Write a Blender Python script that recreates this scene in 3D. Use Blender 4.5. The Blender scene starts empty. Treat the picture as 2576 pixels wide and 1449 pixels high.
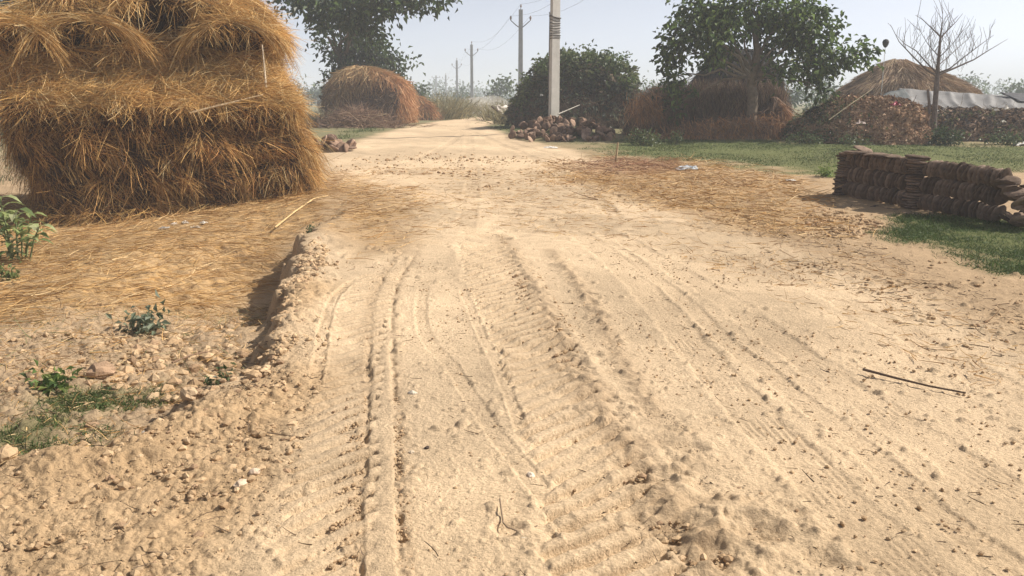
import bpy, math, random
import numpy as np
from mathutils import Vector, noise as mnoise

scene = bpy.context.scene
R = math.radians
rng = np.random.default_rng(11)
random.seed(5)

# ------------------------------------------------------------------ camera, sky, sun, exposure
F, CX, CY, HOR = 2022.0, 1288.0, 724.5, 250.0      # focal length and picture centre in units of a 2576 wide picture
PITCH = math.atan((CY - HOR) / F)
CAM = np.array([0.0, 0.0, 1.6])
cd = bpy.data.cameras.new('camera')
cam = bpy.data.objects.new('camera', cd)
scene.collection.objects.link(cam)
cam.location = CAM
cam.rotation_euler = (R(90) - PITCH, 0, 0)
cd.sensor_width = 36.0
cd.lens = 36.0 * F / 2576.0
cd.clip_start, cd.clip_end = 0.05, 8000
scene.camera = cam

SUN_EL = R(43)
SUN_H = np.array([0.968, 0.251])
SUN_DIR = Vector((SUN_H[0] * math.cos(SUN_EL), SUN_H[1] * math.cos(SUN_EL), math.sin(SUN_EL)))
sl = bpy.data.lights.new('sun', 'SUN')
sl.energy, sl.angle, sl.color = 4.7, R(0.6), (1.0, 0.93, 0.82)
so = bpy.data.objects.new('sun', sl)
so.rotation_euler = (-SUN_DIR).to_track_quat('-Z', 'Y').to_euler()
so.location = (20, 10, 40)
scene.collection.objects.link(so)

world = bpy.data.worlds.new('World')
scene.world = world
world.use_nodes = True
wn = world.node_tree.nodes
sky = wn.new('ShaderNodeTexSky')
sky.sky_type = 'NISHITA'
sky.sun_disc = False
sky.sun_elevation = SUN_EL
sky.sun_rotation = math.atan2(SUN_H[0], SUN_H[1])
sky.air_density, sky.dust_density, sky.ozone_density = 0.35, 1.2, 2.0
milky = wn.new('ShaderNodeHueSaturation')            # a milky, dusty winter sky
milky.inputs['Saturation'].default_value = 0.42
milky.inputs['Value'].default_value = 0.92
world.node_tree.links.new(sky.outputs[0], milky.inputs['Color'])
world.node_tree.links.new(milky.outputs[0], wn['Background'].inputs[0])
wn['Background'].inputs[1].default_value = 0.14
scene.view_settings.view_transform = 'Standard'
scene.view_settings.look = 'None'
scene.view_settings.exposure = 0.60
scene.view_settings.gamma = 1.0
scene.cycles.max_bounces = 6
scene.cycles.diffuse_bounces = 3
scene.cycles.transparent_max_bounces = 6
scene.cycles.volume_bounces = 1

# ------------------------------------------------------------------ helpers: noise
_pr = np.random.default_rng(3)
PERM = _pr.permutation(256)
PERM = np.concatenate([PERM, PERM]).astype(np.int32)
_ga = _pr.random(256) * 2 * np.pi
GX, GY = np.cos(_ga).astype(np.float32), np.sin(_ga).astype(np.float32)
RND = _pr.random((256, 4)).astype(np.float32)

def pn(x, y, seed=0):
    """gradient noise, about -0.7..0.7"""
    x = np.asarray(x, dtype=np.float32) + seed * 17.31
    y = np.asarray(y, dtype=np.float32) + seed * 9.77
    ix, iy = np.floor(x).astype(np.int32), np.floor(y).astype(np.int32)
    fx, fy = x - ix, y - iy
    u, v = fx * fx * fx * (fx * (fx * 6 - 15) + 10), fy * fy * fy * (fy * (fy * 6 - 15) + 10)
    def g(dx, dy):
        h = PERM[PERM[(ix + dx) & 255] + ((iy + dy) & 255)]
        return GX[h] * (fx - dx) + GY[h] * (fy - dy)
    a, b, c, d = g(0, 0), g(1, 0), g(0, 1), g(1, 1)
    return (a + u * (b - a)) * (1 - v) + (c + u * (d - c)) * v

def fbm(x, y, n=4, seed=0):
    t, a = 0, 1.0
    for k in range(n):
        t = t + a * pn(x * 2 ** k, y * 2 ** k, seed + k)
        a *= 0.5
    return t

def lumps(x, y, cell, prob, seed=0):
    """rounded clods, one at most in each cell; prob is a number or an array"""
    X, Y = (x / cell + seed * 3.3).astype(np.float32), (y / cell + seed * 7.1).astype(np.float32)
    ix, iy = np.floor(X).astype(np.int32), np.floor(Y).astype(np.int32)
    out = np.zeros_like(X)
    for dx in (-1, 0, 1):
        for dy in (-1, 0, 1):
            h = PERM[PERM[(ix + dx) & 255] + ((iy + dy) & 255)]
            r4 = RND[h]
            rad = (0.22 + 0.45 * r4[:, 2] ** 2)
            qx, qy = X - (ix + dx + r4[:, 0]), Y - (iy + dy + r4[:, 1])
            ang = r4[:, 3] * 6.28
            ca, sa = np.cos(ang), np.sin(ang)
            ax, ay = (qx * ca + qy * sa) / rad, (-qx * sa + qy * ca) / (rad * 0.62)
            t = 1 - np.maximum(np.abs(ax) * 0.75 + np.abs(ay) * 0.35, np.sqrt(ax * ax + ay * ay) * 0.9)
            on = RND[(h + 91) & 255][:, 0] < prob
            out = np.maximum(out, np.where(on & (t > 0), np.minimum(t * 1.6, 0.75) * rad * 0.75, 0))
    return out * cell

def ss(a, b, x):
    t = np.clip((np.asarray(x, dtype=np.float64) - a) / (b - a), 0, 1)
    return t * t * (3 - 2 * t)

def lerp(a, b, t):
    return a + (b - a) * t

# ------------------------------------------------------------------ helpers: where things stand
def ray(px, py):
    a, b = (np.asarray(px, float) - CX) / F, -(np.asarray(py, float) - CY) / F
    c, s = math.cos(PITCH), math.sin(PITCH)
    return a, c + b * s, -s + b * c

def P(px, py, depth):
    """the point at that forward distance (metres) along the line of sight"""
    dx, dy, dz = ray(px, py)
    t = depth / dy
    return Vector((float(dx * t), float(depth), float(CAM[2] + dz * t)))

def base_z(x, y):
    x, y = np.asarray(x, float), np.asarray(y, float)
    z = 0.55 * ss(2, 30, y)
    z = z + 0.34 * np.exp(-((x - 1.42) / 1.25) ** 2 - ((y - 24.9) / 0.95) ** 2)      # low earth mound at the pole
    z = z - 0.26 * ss(-2.6, -6.0, x) * ss(3, 6, y) * ss(22, 12, y)
    return z

def at0(px, py):
    dx, dy, dz = ray(px, py)
    lo, hi = 0.5, 900.0
    for _ in range(60):
        m = 0.5 * (lo + hi)
        if CAM[2] + dz * m / dy > base_z(dx * m / dy, m): lo = m
        else: hi = m
    return np.array([float(dx * lo / dy), lo])

def dense(pts, n=14):
    p = np.array(pts, float)
    q = np.vstack([2 * p[0] - p[1], p, 2 * p[-1] - p[-2]])
    out = []
    for i in range(1, len(q) - 2):
        for k in range(n):
            t = k / n
            out.append(0.5 * ((2 * q[i]) + (q[i + 1] - q[i - 1]) * t + (2 * q[i - 1] - 5 * q[i] + 4 * q[i + 1] - q[i + 2]) * t * t
                              + (3 * q[i] - q[i - 1] - 3 * q[i + 1] + q[i + 2]) * t ** 3))
    out.append(p[-1])
    return np.array(out)

def along(x, y, line, reach):
    """arc length and signed side distance (right of travel positive) to a polyline, only for points within reach"""
    lo, hi = line.min(0) - reach, line.max(0) + reach
    idx = np.where((x > lo[0]) & (x < hi[0]) & (y > lo[1]) & (y < hi[1]))[0]
    X, Y = x[idx], y[idx]
    best = np.full(len(idx), 1e9); S = np.zeros(len(idx)); D = np.zeros(len(idx)); acc = 0.0
    T = np.zeros(len(idx))
    seg = np.linalg.norm(np.diff(line, axis=0), axis=1); tot = seg.sum()
    for i in range(len(line) - 1):
        a, b = line[i], line[i + 1]
        L = max(seg[i], 1e-6); ux, uy = (b - a) / L
        t = np.clip((X - a[0]) * ux + (Y - a[1]) * uy, 0, L)
        ex, ey = X - (a[0] + ux * t), Y - (a[1] + uy * t)
        d2 = ex * ex + ey * ey
        m = d2 < best
        best = np.where(m, d2, best)
        S = np.where(m, acc + t, S)
        D = np.where(m, (ex * uy - ey * ux), D)
        acc += L
    k = np.sqrt(best) < reach
    D = np.sign(D) * np.sqrt(best)
    return idx[k], S[k], D[k], S[k] / tot

def world_line(pts, n=10):
    return dense([at0(*p) for p in pts], n)

def poly_sd(x, y, poly, reach=3.0):
    """signed distance (inside positive) to a polygon in metres, clipped at reach"""
    p = np.asarray(poly)
    lo, hi = p.min(0) - reach, p.max(0) + reach
    out = np.full(x.shape, -reach)
    idx = np.where((x > lo[0]) & (x < hi[0]) & (y > lo[1]) & (y < hi[1]))[0]
    X, Y = x[idx], y[idx]
    ins = np.zeros(len(idx), bool); best = np.full(len(idx), 1e9)
    for i in range(len(p)):
        a, b = p[i], p[(i + 1) % len(p)]
        if abs(b[1] - a[1]) > 1e-9:
            c = (a[1] > Y) != (b[1] > Y)
            xi = a[0] + (Y - a[1]) / (b[1] - a[1]) * (b[0] - a[0])
            ins ^= c & (X < xi)
        L2 = max(((b - a) ** 2).sum(), 1e-9)
        t = np.clip(((X - a[0]) * (b[0] - a[0]) + (Y - a[1]) * (b[1] - a[1])) / L2, 0, 1)
        d2 = (X - a[0] - t * (b[0] - a[0])) ** 2 + (Y - a[1] - t * (b[1] - a[1])) ** 2
        best = np.minimum(best, d2)
    out[idx] = np.where(ins, 1, -1) * np.minimum(np.sqrt(best), reach)
    return out

def wpoly(pts):
    return np.array([at0(*p) for p in pts])

# the bank between the road and the lower ground on its left
BANK = world_line([(-420, 1360), (-150, 1245), (0, 1180), (140, 1128), (330, 1078), (520, 985), (610, 935), (665, 850), (690, 760), (722, 655), (765, 585), (850, 520)], 10)
PIT = [(at0(590, 850), 0.62, 0.30), (at0(640, 760), 0.5, 0.20), (at0(575, 920), 0.4, 0.16)]

def bank_dz(x, y):
    dz = np.zeros(x.shape)
    idx, s, d, t = along(x, y, BANK, 2.4)
    # left of the line is lower
    w = 0.11 + 0.05 * pn(s * 1.5, s * 0 + 3.3, 4)
    edge = d + 0.20 * pn(x[idx] * 2.2, y[idx] * 2.2, 5) + 0.11 * pn(x[idx] * 6, y[idx] * 6, 6) + 0.06 * pn(x[idx] * 15, y[idx] * 15, 7)
    depth = np.interp(t, [0, .2, .4, .52, .62, .74, .84, .93, 1.0], [.07, .11, .17, .38, .50, .46, .30, .14, .02])
    low = ss(w, -w * 0.7, edge) * depth
    fill = ss(-0.45, -2.0, edge)                       # the ground climbs back away from the bank
    crest = 0.05 * np.exp(-((edge - 0.22) / 0.22) ** 2) * ss(0, .1, t) * ss(1, .85, t)
    dz[idx] = -low * (1 - fill) + crest
    return dz

def ground_z(x, y):
    x, y = np.atleast_1d(np.asarray(x, float)), np.atleast_1d(np.asarray(y, float))
    return base_z(x, y) + bank_dz(x, y)

def gz(x, y):
    return float(ground_z(x, y)[0])

def at(px, py):
    p = at0(px, py)
    return Vector((p[0], p[1], gz(p[0], p[1])))

# ------------------------------------------------------------------ helpers: meshes
class MB:
    def __init__(self):
        self.v, self.t, self.q, self.c, self.n = [], [], [], [], 0
    def add(self, V, quads=None, tris=None, col=(1, 1, 1)):
        V = np.asarray(V, np.float32).reshape(-1, 3)
        if quads is not None and len(quads): self.q.append(np.asarray(quads, np.int64).reshape(-1, 4) + self.n)
        if tris is not None and len(tris): self.t.append(np.asarray(tris, np.int64).reshape(-1, 3) + self.n)
        c = np.asarray(col, np.float32)
        if c.ndim == 1: c = np.tile(c[:3], (len(V), 1))
        self.v.append(V); self.c.append(c[:, :3]); self.n += len(V)
        return self
    def build(self, name, mat, parent=None, smooth=False, origin=None):
        V = np.concatenate(self.v); C = np.concatenate(self.c)
        if origin is not None: V = V - np.asarray(origin, np.float32)
        me = bpy.data.meshes.new(name)
        Q = np.concatenate(self.q) if self.q else np.zeros((0, 4), np.int64)
        T = np.concatenate(self.t) if self.t else np.zeros((0, 3), np.int64)
        me.vertices.add(len(V)); me.vertices.foreach_set('co', V.ravel())
        li = np.concatenate([Q.ravel(), T.ravel()]).astype(np.int32)
        me.loops.add(len(li)); me.loops.foreach_set('vertex_index', li)
        n = len(Q) + len(T)
        me.polygons.add(n)
        st = np.concatenate([np.arange(len(Q)) * 4, len(Q) * 4 + np.arange(len(T)) * 3]).astype(np.int32)
        me.polygons.foreach_set('loop_start', st)
        me.polygons.foreach_set('use_smooth', np.full(n, smooth))
        at_ = me.color_attributes.new('Col', 'FLOAT_COLOR', 'POINT')
        at_.data.foreach_set('color', np.concatenate([C, np.ones((len(C), 1), np.float32)], 1).ravel())
        me.update(calc_edges=True)
        me.materials.append(mat)
        o = bpy.data.objects.new(name, me)
        scene.collection.objects.link(o)
        if parent is not None: o.parent = parent
        return o

def tag(o, label=None, cat=None, group=None, kind=None):
    if label: o['label'] = label
    if cat: o['category'] = cat
    if group: o['group'] = group
    if kind: o['kind'] = kind
    return o

def empty(name, loc=(0, 0, 0), label=None, cat=None, group=None):
    o = bpy.data.objects.new(name, None)
    o.empty_display_size = 0.2
    o.location = loc
    scene.collection.objects.link(o)
    return tag(o, label, cat, group)

def tube(mb, pts, radii, n=7, col=(1, 1, 1), cap=True, wob=0.0):
    pts = [Vector(p) for p in pts]
    V, Q, T = [], [], []
    ref = Vector((0.3, 1, 0.1))
    for i, p in enumerate(pts):
        d = (pts[min(i + 1, len(pts) - 1)] - pts[max(i - 1, 0)]).normalized()
        a = d.cross(ref)
        if a.length < 0.1: a = d.cross(Vector((1, 0, 0)))
        a.normalize(); b = d.cross(a)
        for k in range(n):
            t = 2 * math.pi * k / n
            r = radii[i] * (1 + wob * random.uniform(-1, 1))
            V.append(p + a * math.cos(t) * r + b * math.sin(t) * r)
    for i in range(len(pts) - 1):
        for k in range(n):
            Q.append((i * n + k, i * n + (k + 1) % n, (i + 1) * n + (k + 1) % n, (i + 1) * n + k))
    if cap:
        for i0, flip in ((0, 1), ((len(pts) - 1) * n, 0)):
            c = len(V); V.append(sum((V[i0 + k] for k in range(n)), Vector()) / n)
            for k in range(n):
                tri = (i0 + k, i0 + (k + 1) % n, c)
                T.append(tri[::-1] if flip else tri)
    mb.add([tuple(v) for v in V], Q, T, col)

def box(mb, c, size, rz=0.0, col=(1, 1, 1), tilt=0.0, jit=0.0):
    hx, hy, hz = size[0] / 2, size[1] / 2, size[2] / 2
    V = np.array([(x, y, z) for z in (-hz, hz) for x, y in ((-hx, -hy), (hx, -hy), (hx, hy), (-hx, hy))], float)
    if jit: V += rng.normal(0, jit, V.shape)
    ct, st = math.cos(tilt), math.sin(tilt)
    V = np.stack([V[:, 0] * ct + V[:, 2] * st, V[:, 1], -V[:, 0] * st + V[:, 2] * ct], 1)
    ca, sa = math.cos(rz), math.sin(rz)
    V = np.stack([V[:, 0] * ca - V[:, 1] * sa, V[:, 0] * sa + V[:, 1] * ca, V[:, 2]], 1) + np.asarray(c, float)
    mb.add(V, [(0, 3, 2, 1), (4, 5, 6, 7), (0, 1, 5, 4), (1, 2, 6, 5), (2, 3, 7, 6), (3, 0, 4, 7)], None, col)

def nrm(a):
    return a / np.maximum(np.linalg.norm(a, axis=-1, keepdims=True), 1e-9)

def strands(mb, p, d, L, W, col, droop=0.3, bend=0.25, seg=3):
    """many thin curved straws as ribbons"""
    n = len(p)
    p, d = np.asarray(p, float), nrm(np.asarray(d, float))
    L = np.broadcast_to(np.asarray(L, float), (n,)); W = np.broadcast_to(np.asarray(W, float), (n,))
    side = nrm(np.cross(d, rng.normal(size=(n, 3))))
    bd = nrm(np.cross(d, rng.normal(size=(n, 3)))) * (bend * rng.normal(size=(n, 1)))
    wv_ = 0.55 + 0.9 * rng.random(n) ** 1.5
    rows = []
    for k in range(seg + 1):
        t = k / seg
        q = p + d * (L * t)[:, None] + bd * (L * t * t)[:, None]
        q[:, 2] -= droop * L * t * t
        w = W * (1 - 0.55 * t) * 0.5 * wv_
        rows += [q - side * w[:, None], q + side * w[:, None]]
    V = np.stack(rows, 1).reshape(-1, 3)
    m = 2 * (seg + 1)
    base = (np.arange(n) * m)[:, None, None]
    qd = np.array([[2 * k, 2 * k + 1, 2 * k + 3, 2 * k + 2] for k in range(seg)])[None]
    C = np.repeat(np.asarray(col, np.float32), m, axis=0)
    mb.add(V, (base + qd).reshape(-1, 4), None, C)

def leaves(mb, p, d, L, W, col, fold=0.35):
    """many folded leaves: two triangles each"""
    n = len(p)
    d = nrm(np.asarray(d, float))
    up = rng.normal(size=(n, 3)) * 0.6 + np.array([0, 0, 1.0])
    s = nrm(np.cross(d, up)); u = np.cross(s, d)
    L = np.broadcast_to(np.asarray(L, float), (n,))[:, None]; W = np.broadcast_to(np.asarray(W, float), (n,))[:, None]
    mid = p + d * L * 0.45
    V = np.stack([p, mid - s * W / 2 + u * W * fold, p + d * L - u * L * 0.12, mid + s * W / 2 + u * W * fold], 1).reshape(-1, 3)
    b = (np.arange(n) * 4)[:, None, None]
    mb.add(V, None, (b + np.array([[0, 1, 2], [0, 2, 3]])[None]).reshape(-1, 3), np.repeat(np.asarray(col, np.float32), 4, axis=0))

def mixcol(cols, w, n, jit=0.12):
    cols = np.array(cols, float); w = np.array(w, float) / sum(w)
    c = cols[rng.choice(len(cols), n, p=w)]
    return np.clip(c * (1 + jit * rng.normal(size=(n, 1))), 0.004, 0.95)

# ------------------------------------------------------------------ materials
def material(name, rough=0.9, bump=0.0, bscale=20.0, var=0.25, vscale=6.0, trans=0.0, spec=0.15, fine=0.0, fscale=120.0):
    m = bpy.data.materials.new(name)
    m.use_nodes = True
    nt = m.node_tree; N = nt.nodes; Lk = nt.links
    bs = N['Principled BSDF']
    bs.inputs['Roughness'].default_value = rough
    bs.inputs['Specular IOR Level'].default_value = spec
    ca = N.new('ShaderNodeVertexColor'); ca.layer_name = 'Col'
    tc = N.new('ShaderNodeTexCoord')
    last = ca.outputs['Color']
    for sc, amt in ((vscale, var), (fscale, fine)):
        if amt <= 0: continue
        nz = N.new('ShaderNodeTexNoise'); nz.inputs['Scale'].default_value = sc; nz.inputs['Detail'].default_value = 5
        nz.inputs['Roughness'].default_value = 0.65
        Lk.new(tc.outputs['Object'], nz.inputs['Vector'])
        mr = N.new('ShaderNodeMapRange')
        mr.inputs[1].default_value, mr.inputs[2].default_value = 0.3, 0.7
        mr.inputs[3].default_value, mr.inputs[4].default_value = 1 - amt, 1 + amt
        Lk.new(nz.outputs['Fac'], mr.inputs[0])
        mx = N.new('ShaderNodeVectorMath'); mx.operation = 'SCALE'
        Lk.new(last, mx.inputs[0]); Lk.new(mr.outputs[0], mx.inputs['Scale'])
        last = mx.outputs[0]
    Lk.new(last, bs.inputs['Base Color'])
    if bump > 0:
        nb = N.new('ShaderNodeTexNoise'); nb.inputs['Scale'].default_value = bscale; nb.inputs['Detail'].default_value = 6
        nb.inputs['Roughness'].default_value = 0.7
        Lk.new(tc.outputs['Object'], nb.inputs['Vector'])
        bp = N.new('ShaderNodeBump'); bp.inputs['Strength'].default_value = 1.0; bp.inputs['Distance'].default_value = bump
        Lk.new(nb.outputs['Fac'], bp.inputs['Height']); Lk.new(bp.outputs[0], bs.inputs['Normal'])
    if trans > 0:
        tr = N.new('ShaderNodeBsdfTranslucent'); Lk.new(last, tr.inputs['Color'])
        ms = N.new('ShaderNodeMixShader'); ms.inputs[0].default_value = trans
        Lk.new(bs.outputs[0], ms.inputs[1]); Lk.new(tr.outputs[0], ms.inputs[2])
        Lk.new(ms.outputs[0], N['Material Output'].inputs['Surface'])
    return m

M_SOIL = material('soil', 0.95, 0.016, 55, 0.10, 2.2, spec=0.04, fine=0.20, fscale=70)
M_CLOD = material('clod', 0.95, 0.006, 60, 0.18, 8, spec=0.05)
M_STRAW = material('straw', 0.7, 0, 0, 0.16, 5, trans=0.15, spec=0.2)
M_LEAF = material('leaf', 0.45, 0, 0, 0.2, 3, trans=0.4, spec=0.35)
M_GRASS = material('grass_blade', 0.6, 0, 0, 0.2, 3, trans=0.25, spec=0.2)
M_BARK = material('bark', 0.9, 0.02, 25, 0.3, 12, spec=0.1)
M_CONC = material('concrete', 0.85, 0.006, 40, 0.14, 3.0, spec=0.2, fine=0.1, fscale=40)
M_METAL = material('dull_metal', 0.6, 0, 0, 0.15, 10, spec=0.3)
M_DUNG = material('dung', 0.95, 0.012, 38, 0.28, 14, spec=0.05)
M_TARP = material('tarpaulin', 0.6, 0.01, 9, 0.14, 2.0, spec=0.25)
M_BRUSH = material('brush', 0.9, 0.03, 12, 0.3, 5, spec=0.05)
M_STONE = material('stone', 0.9, 0.006, 40, 0.2, 14, spec=0.15)
M_PLASTIC = material('plastic_scrap', 0.5, 0.003, 30, 0.1, 10, trans=0.15, spec=0.3)

#PART1
# ------------------------------------------------------------------ the ground and the dirt road: one sheet, split along the road's edge
SAND = np.array([0.555, 0.418, 0.275]); SOIL = np.array([0.41, 0.292, 0.180]); FIELD = np.array([0.20, 0.18, 0.10])
STRAWC = np.array([0.40, 0.25, 0.105]); REDDISH = np.array([0.30, 0.165, 0.085]); GREEN = np.array([0.078, 0.112, 0.036])
DAMP = np.array([0.36, 0.26, 0.165])

ROAD = wpoly([(-420, 1330), (0, 1190), (330, 1085), (520, 990), (610, 940), (668, 850), (700, 740), (775, 590), (900, 640), (1030, 640), (1040, 530), (900, 470), (815, 425), (812, 382), (870, 367), (1000, 326), (1100, 306), (1235, 291),
              (1262, 297), (1222, 318), (1285, 346), (1440, 378), (1520, 410), (1440, 450), (1640, 520), (1800, 570), (2000, 632), (2250, 715), (2576, 862), (2900, 1010), (3300, 1250), (3000, 2400), (1288, 3200), (-400, 2600)])
STRAW_L = wpoly([(-300, 930), (0, 815), (250, 735), (480, 700), (640, 650), (720, 590), (850, 515), (815, 420), (900, 430), (1090, 500), (1060, 600), (900, 640), (760, 640), (840, 530), (800, 400), (0, 480), (-400, 600)])
STRAW_APRON = wpoly([(-300, 930), (0, 815), (250, 735), (480, 695), (640, 640), (720, 585), (850, 512), (800, 430), (0, 500), (-400, 600)])
STRAW_ROAD = wpoly([(800, 430), (900, 440), (1090, 500), (1050, 620), (930, 650), (760, 590)])
STRAW_R = wpoly([(1400, 410), (1560, 395), (1760, 405), (2000, 440), (2080, 480), (2120, 540), (2200, 590), (1950, 590), (1750, 560), (1500, 500), (1380, 440)])
RED_R = wpoly([(1420, 405), (1560, 398), (1700, 402), (1720, 430), (1560, 445), (1430, 432)])
TUFT_R = wpoly([(1740, 500), (1900, 495), (1960, 530), (1920, 590), (1800, 575)])
GRASS_STRIP = wpoly([(1480, 372), (1560, 352), (1800, 350), (2100, 360), (2576, 366), (2900, 372), (2900, 440), (2576, 430), (2100, 445), (1900, 425), (1720, 402), (1560, 392)])
GRASS_PATCH = wpoly([(2190, 580), (2260, 545), (2400, 530), (2600, 560), (2900, 620), (2900, 760), (2576, 695), (2400, 645), (2250, 610)])
GRASS_L = wpoly([(60, 1010), (250, 960), (400, 940), (470, 1000), (380, 1050), (200, 1090), (0, 1150), (-200, 1200), (-200, 1060)])
VERGE_L = wpoly([(815, 372), (900, 345), (990, 318), (960, 312), (860, 330), (800, 355)])
VERGE_R = wpoly([(1230, 318), (1300, 335), (1480, 368), (1500, 350), (1290, 312)])
CLODS_L = wpoly([(-300, 1180), (0, 1180), (330, 1080), (540, 980), (640, 900), (700, 760), (800, 640), (830, 800), (780, 1000), (720, 1200), (560, 1449), (400, 1700), (-300, 1800)])
CLODS_LOW = wpoly([(-300, 900), (100, 820), (400, 740), (640, 680), (690, 760), (660, 860), (600, 940), (330, 1075), (0, 1180), (-300, 1250)])
FARROAD = wpoly([(870, 367), (1000, 326), (1100, 306), (1235, 291), (1262, 297), (1222, 318), (1285, 346), (1400, 370)])

CHURN = wpoly([(1380, 830), (1480, 850), (1640, 1040), (1800, 1130), (2000, 1230), (2150, 1449), (2200, 1700), (1560, 1700), (1560, 1449), (1560, 1250), (1480, 1080), (1400, 950)])

TRK = {
    'bald': (world_line([(945, 1700), (955, 1449), (958, 1200), (960, 1000), (958, 880), (962, 790), (985, 700), (1040, 620)]), 'band', 0.125, 0.024),
    'lug_l': (world_line([(790, 1700), (810, 1449), (830, 1250), (850, 1080), (880, 930), (905, 820), (940, 730), (1000, 650)]), 'lug', 0.40, 0.040),
    'lug_r': (world_line([(1560, 1700), (1560, 1449), (1520, 1250), (1440, 1080), (1370, 930), (1300, 800), (1245, 700), (1215, 620), (1230, 560)]), 'lug', 0.52, 0.046),
    'ridge': (world_line([(1900, 1600), (1800, 1449), (1690, 1300), (1600, 1180), (1520, 1060), (1450, 940), (1400, 830), (1350, 730), (1300, 650), (1262, 595)]), 'ridge', 0.26, 0.03),
    'ridge_b': (world_line([(1650, 1050), (1590, 950), (1540, 860), (1500, 780), (1440, 700), (1380, 630)]), 'ridge', 0.2, 0.028),
    'moto': (world_line([(795, 980), (800, 940), (812, 860), (836, 770), (880, 715), (940, 690)]), 'tread', 0.08, 0.02),
    'diag': (world_line([(1560, 1560), (1490, 1420), (1360, 1240), (1240, 1080), (1140, 930), (1080, 860), (1060, 790), (1070, 700)]), 'tread', 0.10, 0.010),
    'diag_b': (world_line([(1320, 1110), (1285, 1010), (1250, 920), (1190, 790), (1150, 690)]), 'tread', 0.07, 0.010),
    'fine_a': (world_line([(2500, 1640), (2300, 1449), (2120, 1270), (1960, 1110), (1830, 970), (1720, 840), (1600, 710), (1500, 620), (1400, 560)]), 'ribs', 0.28, 0.014),
    'fine_b': (world_line([(2900, 1449), (2576, 1260), (2350, 1120), (2100, 950), (1900, 810), (1720, 690), (1560, 600), (1440, 545)]), 'ribs', 0.26, 0.013),
    'fine_c': (world_line([(2800, 1640), (2576, 1449), (2350, 1280), (2150, 1110), (1950, 950), (1800, 830), (1650, 700), (1520, 600)]), 'tread', 0.16, 0.012),
    'fine_d': (world_line([(3000, 1180), (2576, 1000), (2300, 850), (2050, 730), (1850, 650), (1650, 580)]), 'ribs', 0.26, 0.012),
    'far_a': (world_line([(1560, 560), (1480, 480), (1380, 420), (1300, 380), (1230, 350), (1170, 325)]), 'tread', 0.22, 0.018),
    'far_b': (world_line([(1700, 520), (1560, 440), (1440, 400), (1330, 372), (1250, 345)]), 'tread', 0.22, 0.018),
    'far_c': (world_line([(880, 480), (960, 430), (1060, 395), (1130, 360), (1170, 330)]), 'tread', 0.24, 0.018),
    'far_d': (world_line([(1160, 600), (1180, 520), (1190, 440), (1180, 380), (1180, 330)]), 'ribs', 0.25, 0.012),
}

def straw_density(x, y):
    n = pn(x * 0.9, y * 0.9, 31) * 0.5 + pn(x * 3, y * 3, 32) * 0.25
    a = ss(-0.35, 0.5, poly_sd(x, y, STRAW_APRON) + n * 0.9)
    b = ss(-0.4, 0.8, poly_sd(x, y, STRAW_ROAD) + n * 1.1) * 0.55
    c = ss(-0.5, 0.9, poly_sd(x, y, STRAW_R) + n * 1.8) * 0.5
    return np.maximum(np.maximum(a, b), c)

def grass_density(x, y):
    n = pn(x * 0.8, y * 0.8, 41) + pn(x * 3, y * 3, 42) * 0.5
    a = ss(-0.4, 0.7, poly_sd(x, y, GRASS_STRIP) + n * 1.2) * 0.95
    b = ss(-0.15, 0.45, poly_sd(x, y, GRASS_PATCH) + n * 0.5)
    c = ss(-0.2, 0.3, poly_sd(x, y, GRASS_L) + n * 0.5) * ss(-0.25, 0.3, n) * 0.6
    d = ss(-0.2, 0.8, poly_sd(x, y, VERGE_L) + n * 0.6) * 0.7
    e = ss(-0.2, 0.8, poly_sd(x, y, VERGE_R) + n * 0.6) * 0.7
    return np.max([a, b, c, d, e], 0)

Q = 1.0                                               # tessellation density
yy = [-60, -30, -12, -5, -2, 0, 0.6, 1.0, 1.3]
while yy[-1] < 14: yy.append(yy[-1] * (1 + 0.0026 / Q))
while yy[-1] < 48: yy.append(yy[-1] * (1 + 0.006 / Q))
while yy[-1] < 1500: yy.append(yy[-1] * 1.06)
yy = np.array(yy)
tt = np.arange(-0.80, 0.8001, 0.00185 / Q)
ext = np.array([0.83, 0.9, 1.0, 1.2, 1.6, 2.2, 3.0, 4.5, 7, 12, 20, 40, 80, 160, 320, 700, 1400])
tt = np.concatenate([-ext[::-1], tt, ext])
ny, nx = len(yy), len(tt)
wrow = np.maximum(yy, 1.3)
core = np.clip(tt, -0.83, 0.83); over = np.sign(tt) * np.maximum(np.abs(tt) - 0.83, 0)
GXX = (core[None, :] * wrow[:, None] + over[None, :]).ravel()
GYY = np.repeat(yy, nx)
x, y = GXX, GYY
inner = ((np.abs(np.tile(tt, ny)) <= 0.83) & (y >= 1.25)).astype(float)
cell = np.maximum(y, 1.3) * 0.003
rsd = poly_sd(x, y, ROAD, 6.0)
edge_n = 0.22 * pn(x * 1.3, y * 1.3, 21) + 0.12 * pn(x * 4, y * 4, 22)
road = ss(-0.30, 0.30, rsd + edge_n)
straw = straw_density(x, y); grass = grass_density(x, y)
clod = ss(-0.25, 0.35, poly_sd(x, y, CLODS_L) + 0.5 * pn(x * 1.1, y * 1.1, 23))
clodlow = ss(-0.2, 0.4, poly_sd(x, y, CLODS_LOW) + 0.4 * pn(x * 1.1, y * 1.1, 24))
tuft = ss(-0.4, 0.5, poly_sd(x, y, TUFT_R) + 0.7 * pn(x * 1.5, y * 1.5, 25))
red = ss(-0.5, 0.7, poly_sd(x, y, RED_R) + 1.1 * pn(x * 1.2, y * 1.2, 26))

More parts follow.
